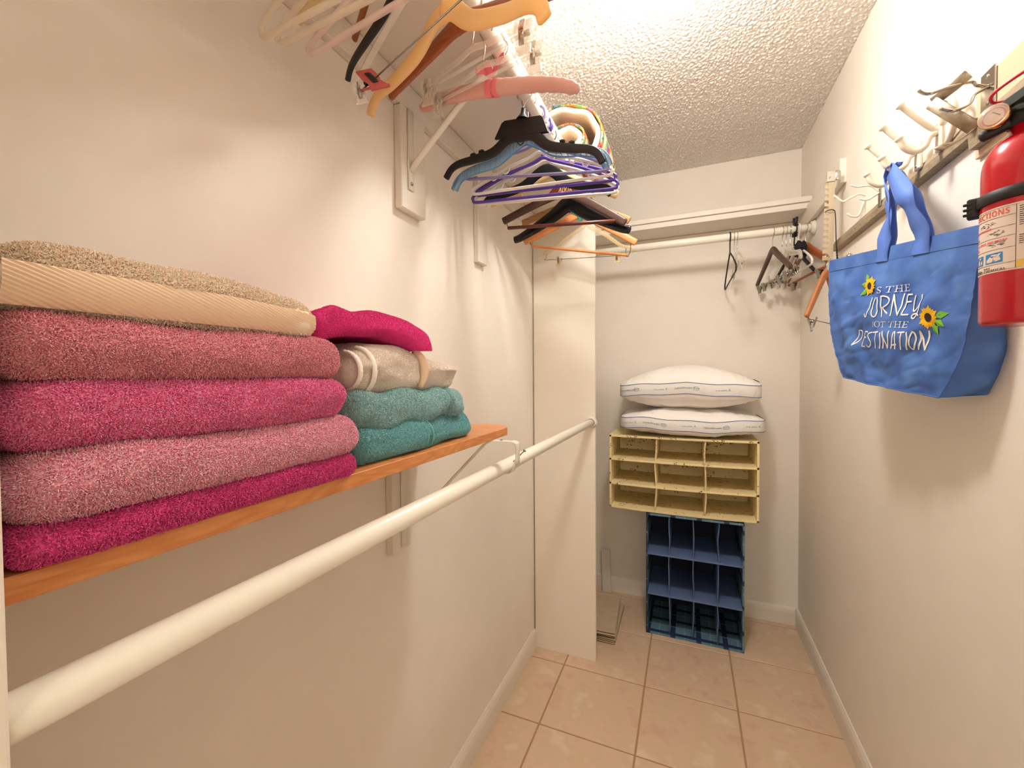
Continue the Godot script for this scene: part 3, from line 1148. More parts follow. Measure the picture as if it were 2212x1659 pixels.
func wood_body(p: Node3D, m: Material, w: float, a: float, b: float, prof := SUIT, mid := 0.017, tip := 0.011, th := 0.0065, pw := 3.0) -> void:
	var st := mb()
	var P := shoulder(w, a, b, prof)
	sweep(st, P, taper(P, w, mid, tip, 0.7), th, 14, Vector3.BACK, false, pw)
	put("body", st, m, p)

func trouser_bar(p: Node3D, m: Material, wire: Material, x0: float, y0: float, x1: float, y1: float, up0: float, up1: float, r := 0.0055) -> void:
	var st := mb()
	tube(st, [Vector3(x0, y0, 0), Vector3(x1, y1, 0)], r, 12)
	put("trouser_bar", st, m, p)
	st = mb()
	tube(st, curve([Vector3(x0 - 0.006, y0 + up0, 0), Vector3(x0 - 0.006, y0 + 0.012, 0), Vector3(x0 + 0.002, y0, 0)], 4), 0.0013, 6)
	put("bar_wire", st, wire, p)
	st = mb()
	tube(st, curve([Vector3(x1 + 0.006, y1 + up1, 0), Vector3(x1 + 0.006, y1 + 0.012, 0), Vector3(x1 - 0.002, y1, 0)], 4), 0.0013, 6)
	for k in 4: lathe(st, [Vector2(0.003, -0.0012), Vector2(0.0062, 0), Vector2(0.003, 0.0012)], 10, Transform3D(Basis(Vector3.BACK, PI / 2), Vector3(x1 + 0.001 - k * 0.0024, y1, 0)))
	put("bar_wire", st, wire, p)

func tubular(p: Node3D, m: Material, w: float, a: float, b: float, r: float, notches: bool) -> void:
	var st := mb()
	var h := b - a
	var P := curve(v3([0, -a, 0.03, -a - 0.012, w * 0.5, -a - h * 0.36, w * 0.86, -a - h * 0.68, w * 0.985, -a - h * 0.84, w * 0.985, -b + 0.008, w * 0.93, -b, w * 0.5, -b, 0, -b,
		-w * 0.5, -b, -w * 0.93, -b, -w * 0.985, -b + 0.008, -w * 0.985, -a - h * 0.84, -w * 0.86, -a - h * 0.68, -w * 0.5, -a - h * 0.36, -0.03, -a - 0.012]), 6, true)
	tube(st, P, r, 10, true)
	put("frame", st, m, p)
	if notches:
		for s in [-1.0, 1.0]:
			for k in [0.42, 0.6]:
				st = mb()
				var c := Vector3(w * k * s, -a - h * (0.3 + (k - 0.42) * 0.85), 0)
				tube(st, curve([c, c + Vector3(0.004 * s, -0.014, 0), c + Vector3(0.014 * s, -0.017, 0), c + Vector3(0.02 * s, -0.008, 0)], 4), r * 0.55, 8)
				put("strap_hook", st, m, p)

func clip(p: Node3D, at: Vector3, m: Material, spring: Material, s := 1.0, turn := 0.0, lean := 0.0) -> void:
	var st := mb()
	var B := Basis(Vector3.BACK, lean) * Basis(Vector3.UP, turn)
	for e in [-1.0, 1.0]:
		var T := Basis(Vector3.RIGHT, e * 0.3)
		var body := PackedVector2Array([Vector2(-0.011, 0.016) * s, Vector2(0.011, 0.016) * s, Vector2(0.012, 0.002) * s, Vector2(0.009, -0.006) * s, Vector2(0.013, -0.02) * s, Vector2(-0.013, -0.02) * s, Vector2(-0.009, -0.006) * s, Vector2(-0.012, 0.002) * s])
		extrude(st, body, 0.0026 * s, 0.0006 * s, Transform3D(B * T, at + B * Vector3(0, -0.004 * s, e * 0.0048 * s)))
	var c := put("clip", st, m, p)
	st = mb()
	tube(st, [at + B * Vector3(-0.007, 0.001, 0) * s, at + B * Vector3(0.007, 0.001, 0) * s], 0.0034 * s, 10)
	sweep(st, [at + B * Vector3(0, 0.012, 0.0075) * s, at + B * Vector3(0, 0.002, 0.0085) * s, at + B * Vector3(0, -0.014, 0.004) * s], 0.0008 * s, 0.004 * s, 8, B * Vector3.RIGHT, false, 6.0)
	put("spring", st, spring, c)

func build_upper_hangers() -> void:
	var st: SurfaceTool
	# --- far group, from the partition towards the camera
	var h := hang("amber clear hanger with two clips on a wire, nearest the partition", -1.72, -14.0, -6.5)
	hook(h, M.chrome, 0.07)
	var P := shoulder(0.212, 0.082, 0.21, [0.0, 0.0, 0.1, 0.14, 0.4, 0.4, 0.75, 0.78, 0.92, 0.86, 1.0, 1.0])
	st = mb()
	sweep(st, P, taper(P, 0.212, 0.009, 0.006), 0.003, 12, Vector3.BACK, false, 3.0)
	put("body", st, M.amber_clear, h)
	st = mb()
	tube(st, curve(v3([-0.182, -0.19, -0.182, -0.212, -0.175, -0.22, 0, -0.221, 0.175, -0.22, 0.182, -0.212, 0.182, -0.19]), 4), 0.0013, 6)
	put("clip_wire", st, M.steel, h)
	for x in [-0.115, 0.15]: clip(h, Vector3(x, -0.224, 0), M.amber_clear, M.steel, 1.0)
	h = hang("light orange wooden hanger with green centre and trouser bar", -1.615, 8.0, -5.0)
	hook(h, M.chrome, 0.08)
	wood_body(h, M.wood_orange, 0.214, 0.086, 0.19, SUIT, 0.015, 0.0125)
	trouser_bar(h, M.wood_orange, M.dark_wire, -0.185, -0.205, 0.19, -0.238, 0.035, 0.06, 0.0055)
	st = mb()
	extrude(st, xy([-0.03, -0.068, 0.03, -0.068, 0.036, -0.082, 0.012, -0.094, 0.0, -0.116, -0.012, -0.094, -0.036, -0.082]), 0.0155, 0.001)
	put("green_saddle", st, M.green_plastic, h)
	h = hang("flat beige wooden hanger seen behind the black suit hanger", -1.538, -5.8, -8.6)
	hook(h, M.chrome, 0.06)
	wood_body(h, M.wood_beige, 0.21, 0.068, 0.136, SLOPE, 0.014, 0.013, 0.005, 4.0)
	h = hang("broad glossy black suit hanger with rounded ends", -1.462, -6.1, -4.6)
	hook(h, M.chrome, 0.07, 0.002)
	wood_body(h, M.black_gloss, 0.216, 0.098, 0.208, [0.0, 0.0, 0.1, 0.06, 0.28, 0.32, 0.6, 0.66, 0.88, 0.93, 1.0, 1.0], 0.033, 0.013, 0.008, 2.6)
	# dark brown hanger with a lettered crest
	h = hang("dark brown wooden hanger with gold letters on its crest", -1.402, 5.0, -7.2)
	hook(h, M.chrome, 0.06)
	wood_body(h, M.wood_dark, 0.211, 0.082, 0.182, SLOPE, 0.0145, 0.0125, 0.006, 4.0)
	st = mb()
	extrude(st, xy([-0.034, -0.058, 0.034, -0.058, 0.058, -0.092, -0.058, -0.092]), 0.0128, 0.001)
	var crest := put("crest", st, M.wood_red, h)
	var serif := SystemFont.new()
	serif.font_names = PackedStringArray(["Droid Serif"])
	var sans := SystemFont.new()
	sans.font_names = PackedStringArray(["Droid Sans"])
	print_text("crest_lettering", "ADOA", serif, Rect2(-0.022, -0.068, 0.046, 0.016), func(u, v): return Vector3(u, -0.136 - v, 0.0066), M.letter_gold, crest)
	trouser_bar(h, M.wood_red, M.dark_wire, -0.19, -0.205, 0.178, -0.176, 0.04, 0.026, 0.0062)
	# --- middle group
	h = hang("blond wooden hanger with wire bar hidden behind the black velvet hanger", -1.25, 0.0, -5.0)
	hook(h, M.chrome, 0.07)
	wood_body(h, M.wood_cream, 0.2, 0.086, 0.165, SUIT, 0.016, 0.012)
	for x in [-0.1, 0.13]: clip(h, Vector3(x, -0.15, 0), M.yellow_plastic, M.steel, 0.7)
	h = hang("matt black velvet hanger behind the tubular hangers", -1.2, -6.0, -7.5)
	hook(h, M.dark_wire, 0.075)
	P = shoulder(0.207, 0.094, 0.18, [0.0, 0.0, 0.13, 0.12, 0.36, 0.5, 0.7, 0.72, 0.92, 0.82, 1.0, 1.0])
	st = mb()
	sweep(st, P, taper(P, 0.207, 0.017, 0.0105), 0.003, 12, Vector3.BACK, false, 4.0)
	put("body", st, M.velvet, h)
	var tubes := [["white tubular hanger with strap hooks, lowest in the middle group", -1.168, 4.0, -3.1, 0.209, 0.086, 0.193, M.white_plastic, true],
		["purple tubular hanger whose bottom bar hangs lowest at its left", -1.138, 4.6, -2.2, 0.211, 0.09, 0.196, M.purple, false],
		["pale lilac tubular hanger, topmost of the tubular ones", -1.085, 5.6, -4.9, 0.201, 0.08, 0.161, M.lilac, false],
		["white tubular hanger with strap hooks in front of the purple one", -1.11, -0.8, -3.0, 0.206, 0.088, 0.178, M.white_plastic, true],
		["purple tubular hanger tucked between the two white ones", -1.15, 1.0, -3.4, 0.208, 0.084, 0.17, M.purple, false]]
	for t in tubes:
		h = hang(t[0], t[1], t[2], t[3])
		hook(h, t[7], t[5], 0.0036)
		tubular(h, t[7], t[4], t[5], t[6], 0.0042, t[8])
	# blue clear contoured hanger
	h = hang("clear blue ribbed plastic hanger just behind the big black one", -1.022, -3.9, -4.1)
	hook(h, M.chrome, 0.09)
	P = shoulder(0.216, 0.098, 0.197, [0.0, 0.0, 0.16, 0.14, 0.4, 0.44, 0.7, 0.54, 0.88, 0.66, 0.96, 0.82, 1.0, 1.0])
	st = mb()
	sweep(st, P, taper(P, 0.216, 0.0135, 0.0105), 0.003, 12, Vector3.BACK, false, 4.0)
	put("body", st, M.blue_clear, h)
	for e in [-1.0, 1.0]:
		st = mb()
		var E := []
		var tp := taper(P, 0.216, 0.013, 0.0105)
		for i in P.size():
			var d: Vector3 = (P[mini(i + 1, P.size() - 1)] - P[maxi(i - 1, 0)]).normalized()
			E.append(P[i] + Vector3.BACK.cross(d) * tp[i] * e)
		tube(st, E, 0.0022, 6)
		put("rim", st, M.blue_ridge, h)
	st = mb()
	for i in range(2, P.size() - 3, 2):
		tube(st, [P[i] + Vector3(0, 0.011, 0.0028), P[i + 1] + Vector3(0.006 * signf(P[i].x), -0.011, 0.0028)], 0.0009, 5)
	put("ribbing", st, M.blue_ridge, h)
	# big black plastic hanger
	h = hang("large black plastic hanger with wide flat plate and shoulder notches", -0.992, 0.0, -5.5)
	hook(h, M.chrome, 0.055, 0.0018, -1.0)
	P = shoulder(0.211, 0.104, 0.189, [0.0, 0.0, 0.16, 0.03, 0.36, 0.38, 0.62, 0.52, 0.82, 0.6, 0.93, 0.74, 1.0, 1.0])
	st = mb()
	sweep(st, P, taper(P, 0.211, 0.0145, 0.0085), 0.0042, 12, Vector3.BACK, false, 5.0)
	put("body", st, M.black, h)
	st = mb()
	extrude(st, xy([-0.048, -0.062, 0.048, -0.062, 0.056, -0.068, 0.072, -0.104, -0.072, -0.104, -0.056, -0.068]), 0.0092, 0.0012)
	put("plate", st, M.black, h)
	st = mb()
	lathe(st, [Vector2(0.016, -0.064), Vector2(0.006, -0.05), Vector2(0.0055, -0.038), Vector2(0.0, -0.037)], 14)
	put("socket", st, M.black, h)
	st = mb()
	tube(st, curve(v3([-0.007, -0.1, -0.008, -0.118, 0, -0.126, 0.008, -0.118, 0.007, -0.1]), 4), 0.0016, 6)
	put("hanging_loop", st, M.black, h)
	for s in [-1.0, 1.0]:
		for k in [[0.102, -0.1435], [0.126, -0.1495]]:
			st = mb()
			extrude(st, PackedVector2Array([Vector2(0, 0), Vector2(0.014, -0.004), Vector2(0.014, 0.0015), Vector2(0.004, 0.0045), Vector2(0.004, 0.002), Vector2(0, 0.003)]), 0.007, 0.0004, Transform3D(Basis.from_scale(Vector3(s, 1, 1)), Vector3(k[0] * s, k[1] + 0.014, 0)))
			put("strap_notch", st, M.black, h)
	# pink padded hanger with ribbon
	h = hang("pink satin padded hanger tied with a ribbon bow", -0.842, -5.7, -11.7)
	hook(h, M.chrome, 0.05)
	P = shoulder(0.2, 0.077, 0.097, [0.0, 0.0, 0.15, 0.05, 0.5, 0.2, 0.8, 0.6, 1.0, 1.2])
	st = mb()
	var pr := []
	for i in P.size():
		var k: float = absf(P[i].x) / 0.2
		pr.append((0.0165 - 0.005 * k * k + 0.0007 * sin(i * 1.9)) * (1.0 if k < 0.97 else 0.75))
	sweep(st, P, pr, pr, 18, Vector3.BACK)
	put("padding", st, M.pink_satin, h)
	st = mb()
	for x in [-0.0085, 0.0085]:
		lathe(st, [Vector2(0.0166, -0.0075), Vector2(0.0178, -0.005), Vector2(0.0178, 0.005), Vector2(0.0166, 0.0075)], 20, Transform3D(Basis(Vector3.BACK, PI / 2), Vector3(x, -0.0775, 0)))
	var band := put("ribbon", st, M.pink_ribbon, h)
	for b in [[-0.04, 0.028, -0.02], [0.03, 0.03, 0.01], [-0.035, 0.004, 0.012]]:
		st = mb()
		sweep(st, curve([Vector3(0, -0.06, 0.012), Vector3(b[0] * 0.5, -0.052 + b[1] * 0.7, 0.016), Vector3(b[0], -0.058 + b[1], 0.014 + b[2])], 5), 0.0009, [0.003, 0.006, 0.008, 0.008, 0.008, 0.0075, 0.007, 0.007, 0.0065, 0.006, 0.006], 8, Vector3.ZERO, false, 4.0)
		put("bow_tail", st, M.pink_ribbon, band)
	# clear skirt hangers with clips
	var skirts := [["clear straight skirt hanger with clips, nearer to the pink padded one", -0.778, -22.6, -9.7], ["clear straight skirt hanger with clips beside the brown wooden one", -0.73, -23.9, -10.0]]
	for s in skirts:
		h = hang(s[0], s[1], s[2], s[3])
		hook(h, M.chrome, 0.06)
		st = mb()
		sweep(st, curve(v3([-0.165, -0.086, -0.05, -0.078, 0, -0.07, 0.05, -0.078, 0.165, -0.086]), 6), 0.006, 0.003, 10, Vector3.BACK, false, 3.0)
		put("bar", st, M.clear, h)
		st = mb()
		tube(st, v3([-0.165, -0.098, 0.165, -0.098]), 0.0034, 10)
		put("lower_bar", st, M.clear, h)
		for x in [-0.15, 0.15]: clip(h, Vector3(x, -0.1, 0), M.clear, M.chrome, 1.35, 0.2)
	h = hang("mid-brown wooden hanger hidden behind the yellow one", -0.674, -17.9, -4.0)
	hook(h, M.chrome, 0.06)
	wood_body(h, M.wood_brown, 0.214, 0.07, 0.116, SUIT, 0.018, 0.012)
	# --- near group
	h = hang("translucent amber yellow plastic hanger with broad curved shoulders", -0.624, -17.1, -5.0)
	hook(h, M.chrome, 0.07, 0.002)
	P = shoulder(0.217, 0.088, 0.188, [0.0, 0.0, 0.12, 0.06, 0.32, 0.4, 0.62, 0.6, 0.85, 0.68, 0.96, 0.82, 1.0, 1.0])
	st = mb()
	sweep(st, P, taper(P, 0.217, 0.017, 0.0115), 0.006, 14, Vector3.BACK, false, 2.6)
	put("body", st, M.yellow_plastic, h)
	st = mb()
	sweep(st, v3([0, -0.06, 0, -0.094]), 0.005, 0.0075, 10, Vector3.BACK)
	put("hook_socket", st, M.yellow_plastic, h)
	h = hang("clear hanger with a red clip on its wire", -0.55, -10.0, 12.0)
	hook(h, M.chrome, 0.07)
	P = shoulder(0.205, 0.08, 0.165, SLOPE)
	st = mb()
	sweep(st, P, taper(P, 0.205, 0.009, 0.006), 0.003, 10, Vector3.BACK, false, 3.0)
	put("body", st, M.clear, h)
	st = mb()
	tube(st, v3([-0.19, -0.158, -0.188, -0.178, 0.188, -0.178, 0.19, -0.158]), 0.0014, 6)
	put("clip_wire", st, M.steel, h)
	clip(h, Vector3(-0.159, -0.178, 0), M.red_clip, M.dark_wire, 1.35, 0.9, 0.75)
	clip(h, Vector3(-0.186, -0.182, 0), M.clear, M.steel, 0.8, 0.5)
	h = hang("thin black plastic hanger in the near group", -0.532, -20.7, 0.0)
	hook(h, M.dark_wire, 0.07)
	P = shoulder(0.215, 0.082, 0.158, CONTOUR)
	st = mb()
	sweep(st, P, taper(P, 0.215, 0.012, 0.0075), 0.0035, 12, Vector3.BACK, false, 4.0)
	put("body", st, M.black, h)
	h = hang("brown wooden trouser hanger in the near group", -0.482, -33.0, 2.7)
	hook(h, M.chrome, 0.056)
	st = mb()
	sweep(st, v3([-0.205, -0.096, -0.08, -0.084, 0, -0.06, 0.08, -0.084, 0.2, -0.096]), 0.006, 0.005, 10, Vector3.BACK)
	put("body", st, M.wood_brown, h)
	var near := [["white tubular hanger nearest to the camera", -0.442, 3.0, 0.217, 0.19, M.milky], ["cream tubular hanger second from the camera", -0.468, 3.0, 0.216, 0.182, M.milky], ["pinkish white tubular hanger beside the thin black one", -0.512, 8.0, 0.214, 0.155, M.milky_pink]]
	for t in near:
		h = hang(t[0], t[1], 0.0, t[2])
		hook(h, t[5], 0.075, 0.0036)
		tubular(h, t[5], t[3], 0.075, t[4], 0.0046, false)
	h = hang("cream wooden hanger among the nearest tubular hangers", -0.492, -6.0, -2.6)
	hook(h, M.chrome, 0.06)
	wood_body(h, M.wood_cream, 0.211, 0.068, 0.125, SLOPE, 0.014, 0.0095, 0.006)

func hang_back(label: String, x: float, yaw: float, roll: float) -> Node3D:
	return thing("clothes_hanger", label, "hanger", Vector3(x, 1.892, -2.215), Vector3(0, deg_to_rad(yaw), deg_to_rad(roll)), "hangers on the back rod")

func build_back_hangers() -> void:
	var st: SurfaceTool
	var P: Array
	var h := hang_back("slim black wire-like hanger alone on the back rod", 0.18, 91.9, -1.6)
	hook(h, M.black, 0.079, 0.0028)
	tubular(h, M.black, 0.201, 0.075, 0.205, 0.0034, false)
	for k in 2:
		h = hang_back(["clear clip hanger beside the slim black hanger", "second clear clip hanger beside the slim black hanger"][k], 0.198 + 0.012 * k, 88.0 + 4 * k, 0.0)
		hook(h, M.chrome, 0.06)
		st = mb()
		P = shoulder(0.19, 0.075, 0.15, SLOPE)
		sweep(st, P, taper(P, 0.19, 0.009, 0.006), 0.003, 10, Vector3.BACK, false, 3.0)
		put("body", st, M.clear, h)
		for x in [-0.14, 0.14]: clip(h, Vector3(x, -0.16, 0), M.clear, M.steel, 1.0)
	h = hang_back("dark brown wooden hanger with a row of metal clips on the back rod", 0.352, 98.5, 1.7)
	hook(h, M.chrome, 0.07)
	wood_body(h, M.wood_dark, 0.212, 0.082, 0.2, SUIT, 0.017, 0.011, 0.007)
	st = mb()
	tube(st, v3([-0.2, -0.19, -0.198, -0.215, 0.198, -0.215, 0.2, -0.19]), 0.0015, 6)
	put("clip_wire", st, M.steel, h)
	for x in [-0.17, -0.09, 0.1, 0.17]: clip(h, Vector3(x, -0.222, 0), M.steel, M.chrome, 1.1, 0.12)
	for k in 3:
		h = hang_back(["clear hanger with clips next to the dark brown one", "smoky clear hanger in the crowded end of the back rod", "clear hanger nearest the white one on the back rod"][k], 0.388 + 0.015 * k, 98.0 - 4 * k, -2.0 * k)
		hook(h, M.chrome, 0.07)
		P = shoulder(0.2, 0.082, 0.17 + 0.01 * k, CONTOUR)
		st = mb()
		sweep(st, P, taper(P, 0.2, 0.014, 0.009), 0.003, 10, Vector3.BACK, false, 3.0)
		put("body", st, M.clear, h)
		st = mb()
		tube(st, v3([-0.17, -0.16, -0.168, -0.2, 0.168, -0.2, 0.17, -0.16]), 0.0013, 6)
		put("clip_wire", st, M.steel, h)
		for x in [-0.12, 0.12]: clip(h, Vector3(x, -0.206, 0), M.chrome, M.steel, 1.1, 0.1)
	h = hang_back("black plastic hanger with upright prongs on the back rod", 0.436, 100.0, 6.0)
	hook(h, M.black, 0.07, 0.003)
	P = shoulder(0.2, 0.084, 0.2, SUIT)
	st = mb()
	sweep(st, P, taper(P, 0.2, 0.011, 0.007), 0.004, 10, Vector3.BACK, false, 4.0)
	put("body", st, M.black, h)
	st = mb()
	for s in [-1.0, 1.0]: sweep(st, v3([s * 0.006, 0.01, s * 0.013, 0.05]), 0.0035, 0.006, 8, Vector3.BACK, false, 5.0)
	sweep(st, v3([0, -0.03, 0, 0.02]), 0.014, 0.008, 10, Vector3.BACK, false, 5.0)
	put("prong_clamp", st, M.black, h)
	h = hang_back("white tubular hanger at the crowded end of the back rod", 0.45, 93.0, 1.9)
	hook(h, M.white_plastic, 0.08, 0.0034)
	tubular(h, M.white_plastic, 0.19, 0.08, 0.19, 0.0045, false)
	h = hang_back("reddish brown wooden hanger with clips nearest the right wall", 0.476, 100.0, -1.0)
	h.position.z = -2.215
	hook(h, M.chrome, 0.07)
	wood_body(h, M.wood_brown, 0.19, 0.084, 0.19, SUIT, 0.02, 0.012, 0.007)
	trouser_bar(h, M.wood_brown, M.steel, -0.17, -0.212, 0.17, -0.212, 0.03, 0.03, 0.005)
	for x in [-0.12, 0.12]: clip(h, Vector3(x, -0.222, 0), M.steel, M.chrome, 1.1, 0.1)
	var n := noise(40.0, 3, 401)
	st = mb()
	rbox(st, Vector3(0.02, 0.032, 0.022), 0.018, Vector3i(16, 18, 16), func(p: Vector3) -> Vector3: return p * (1.0 + 0.55 * n.get_noise_3d(p.x, p.y, p.z)))
	var o := put("black_scrunched_cloth", st, M.velvet)
	o.position = Vector3(0.448, 1.79, -2.16)
	tag(o, "scrunched black cloth tied round the hanger necks on the back rod", "cloth")

# ------------------------------------------------------------------ right wall: rail and hooks
func build_hook_rail() -> void:
	var st := mb()
	span(st, Vector3(XR - 0.007, 1.66, -1.085), Vector3(XR, 1.799, 0.3), 0.001)
	tag(put("mounting_board", st, M.mount_board), "flat tan board on the right wall behind the near end of the rail", "board")
	st = mb()
	var prof := xy([0, 0, 0.019, 0.003, 0.02, 0.02, 0.014, 0.036, 0, 0.04])
	extrude(st, prof, 0.81, 0.0005, Transform3D(Basis(Vector3.UP, PI), Vector3(XR, 1.7, -1.485)))
	tag(put("hook_rail", st, M.rail), "weathered wooden strip along the right wall carrying the white hooks", "rail")
	st = mb()
	extrude(st, xy([0, 0, 0.014, 0.002, 0.016, 0.03, 0.01, 0.052, 0, 0.055]), 1.35, 0.0006, Transform3D(Basis(Vector3.UP, PI), Vector3(XR - 0.007, 1.674, -0.4)))
	tag(put("hook_rail", st, M.rail), "grey weathered wooden strip behind the fire extinguisher", "rail")
	# three white double coat hooks
	var names := ["white double coat hook nearest the chrome hook", "middle white double coat hook carrying the blue bag", "white double coat hook farthest from the fire extinguisher"]
	for k in 3:
		var h := thing("coat_hook", names[k], "hook", Vector3(XR - 0.019, 1.748, -1.17 - 0.088 * k), Vector3(0, 0, 0), "white coat hooks on the right wall")
		st = mb()
		box(st, Vector3(-0.004, 0.004, 0), Vector3(0.009, 0.062, 0.024), 0.003)
		put("back_plate", st, M.hook_white, h)
		st = mb()
		tube(st, curve([Vector3(-0.006, 0.016, 0), Vector3(-0.022, 0.028, 0), Vector3(-0.05, 0.06, 0), Vector3(-0.068, 0.082, 0)], 6), [0.0068, 0.0064, 0.006, 0.0055], 12)
		lathe(st, ball(0.0088), 16, Transform3D(Basis(Vector3.BACK, deg_to_rad(40)), Vector3(-0.07, 0.084, 0)))
		put("upper_arm", st, M.hook_white, h)
		st = mb()
		tube(st, curve([Vector3(-0.006, 0.014, 0), Vector3(-0.02, 0.006, 0), Vector3(-0.028, -0.012, 0), Vector3(-0.044, -0.02, 0), Vector3(-0.062, -0.008, 0), Vector3(-0.07, 0.01, 0)], 6), 0.0058, 12)
		lathe(st, ball(0.0084), 16, Transform3D(Basis(Vector3.BACK, deg_to_rad(25)), Vector3(-0.071, 0.013, 0)))
		put("lower_arm", st, M.hook_white, h)
		st = mb()
		lathe(st, [Vector2(0, 0.0022), Vector2(0.003, 0.0016), Vector2(0.0042, 0)], 10, Transform3D(Basis(Vector3.BACK, PI / 2), Vector3(-0.0085, -0.019, 0)))
		put("screw", st, M.chrome, h)
		if k == 0:
			st = mb()
			tube(st, curve([Vector3(-0.006, 0.02, 0.018), Vector3(-0.014, 0.05, 0.03), Vector3(-0.012, 0.056, 0.05), Vector3(-0.01, 0.03, 0.066), Vector3(-0.006, 0.0, 0.056), Vector3(-0.004, -0.022, 0.03)], 6), 0.0058, 12)
			put("side_loop", st, M.hook_white, h)
	# chrome double hook and the bent steel strip hung on it
	var c := thing("coat_hook", "chrome double hook with a square plate above the fire extinguisher", "hook", Vector3(XR - 0.007, 1.768, -1.045))
	st = mb()
	box(st, Vector3(-0.002, 0.0, 0), Vector3(0.003, 0.07, 0.04), 0.001)
	put("plate", st, M.chrome, c)
	st = mb()
	sweep(st, curve([Vector3(-0.004, 0.006, 0), Vector3(-0.018, 0.012, 0), Vector3(-0.026, 0.02, 0), Vector3(-0.06, 0.018, 0), Vector3(-0.085, 0.014, 0), Vector3(-0.1, 0.024, 0)], 6), 0.0022, 0.005, 10, Vector3.BACK)
	put("upper_prong", st, M.chrome, c)
	st = mb()
	sweep(st, curve([Vector3(-0.004, 0.004, 0), Vector3(-0.02, -0.004, 0), Vector3(-0.028, -0.02, 0), Vector3(-0.05, -0.026, 0), Vector3(-0.068, -0.018, 0)], 6), 0.0022, 0.005, 10, Vector3.BACK)
	put("lower_prong", st, M.chrome, c)
	st = mb()
	for y in [0.024, -0.024]: lathe(st, [Vector2(0, 0.002), Vector2(0.003, 0.0015), Vector2(0.004, 0)], 10, Transform3D(Basis(Vector3.BACK, PI / 2), Vector3(-0.0035, y, 0)))
	put("screw", st, M.chrome, c)
	var b := thing("bent_steel_strip", "bent flat steel strip with rusty patches resting on the chrome hook", "bracket", Vector3(XR - 0.055, 1.748, -1.06))
	st = mb()
	sweep(st, [Vector3(-0.022, 0.03, -0.012), Vector3(0.03, -0.044, 0.012)], 0.0013, 0.011, 8, Vector3(0.6, 0.4, 0.7).normalized(), false, 6.0)
	put("wide_arm", st, M.rust_steel, b)
	st = mb()
	sweep(st, [Vector3(-0.02, 0.03, -0.012), Vector3(0.0, 0.04, 0.012), Vector3(0.012, 0.048, 0.03)], 0.0013, 0.009, 8, Vector3(-0.5, 0.8, 0.2).normalized(), false, 6.0)
	put("short_arm", st, M.rust_steel, b)
	st = mb()
	sweep(st, curve([Vector3(0.03, -0.044, 0.012), Vector3(0.012, -0.058, 0.01), Vector3(-0.008, -0.064, 0.002), Vector3(-0.02, -0.062, -0.004)], 5), [0.0012, 0.0012, 0.0012, 0.0012, 0.0012, 0.0012, 0.0014, 0.0015, 0.0016, 0.0018, 0.002, 0.002, 0.002, 0.002, 0.0015, 0.001], [0.0015, 0.0015, 0.0015, 0.0015, 0.0015, 0.0015, 0.002, 0.003, 0.004, 0.005, 0.006, 0.006, 0.005, 0.004, 0.003, 0.001], 8)
	put("wire_tail", st, M.rust_steel, b)
	# slim steel double hook, white wire hook, small chrome stud
	c = thing("coat_hook", "slim steel double hook left of the blue strap", "hook", Vector3(XR - 0.02, 1.745, -1.475))
	st = mb()
	box(st, Vector3(-0.001, -0.004, 0), Vector3(0.002, 0.05, 0.018), 0.0006)
	put("plate", st, M.steel, c)
	st = mb()
	tube(st, curve([Vector3(-0.002, 0.012, 0), Vector3(-0.022, 0.032, 0), Vector3(-0.05, 0.034, 0), Vector3(-0.066, 0.042, 0)], 6), 0.0026, 8)
	put("upper_prong", st, M.white_metal, c)
	st = mb()
	tube(st, curve([Vector3(-0.002, 0.01, 0), Vector3(-0.014, 0.002, 0), Vector3(-0.03, -0.006, 0), Vector3(-0.046, 0.0, 0)], 6), 0.0026, 8)
	put("lower_prong", st, M.white_metal, c)
	c = thing("coat_hook", "cream metal double hook on the bare right wall", "hook", Vector3(XR, 1.775, -1.63))
	st = mb()
	box(st, Vector3(-0.002, 0, 0), Vector3(0.004, 0.062, 0.016), 0.0012)
	put("plate", st, M.hook_white, c)
	st = mb()
	tube(st, curve([Vector3(-0.003, 0.028, 0), Vector3(-0.02, 0.036, 0), Vector3(-0.045, 0.026, 0), Vector3(-0.062, 0.02, 0), Vector3(-0.084, 0.042, 0)], 6), 0.0032, 8)
	put("upper_prong", st, M.hook_white, c)
	st = mb()
	tube(st, curve([Vector3(-0.003, 0.024, 0), Vector3(-0.012, 0.0, 0), Vector3(-0.022, -0.03, 0), Vector3(-0.038, -0.03, 0), Vector3(-0.05, -0.02, 0)], 6), 0.0032, 8)
	put("lower_prong", st, M.hook_white, c)
	c = thing("coat_peg", "small chrome peg peeking over the blue bag", "peg", Vector3(XR, 1.628, -1.66))
	st = mb()
	lathe(st, [Vector2(0.009, 0), Vector2(0.009, 0.003), Vector2(0.003, 0.005), Vector2(0.003, 0.024), Vector2(0.009, 0.03), Vector2(0.01, 0.036), Vector2(0.006, 0.042), Vector2(0, 0.043)], 16, Transform3D(Basis(Vector3.BACK, PI / 2), Vector3.ZERO))
	put("knob", st, M.chrome, c)
	st = mb()
	tube(st, curve([Vector3(-0.026, 0, 0), Vector3(-0.032, -0.012, -0.03), Vector3(-0.03, -0.014, -0.06)], 5), 0.003, 8)
	put("arm", st, M.brass, c)
	# slotted steel strip hung from a clip, with what it carries
	var s := thing("slotted_strip", "slotted cascading steel strip hanging from a chrome clip", "strip", Vector3(0.452, 1.652, -1.795))
	st = mb()
	var pl := PackedVector2Array([Vector2(0.014, 0.0), Vector2(0.018, 0.285), Vector2(-0.006, 0.3)])
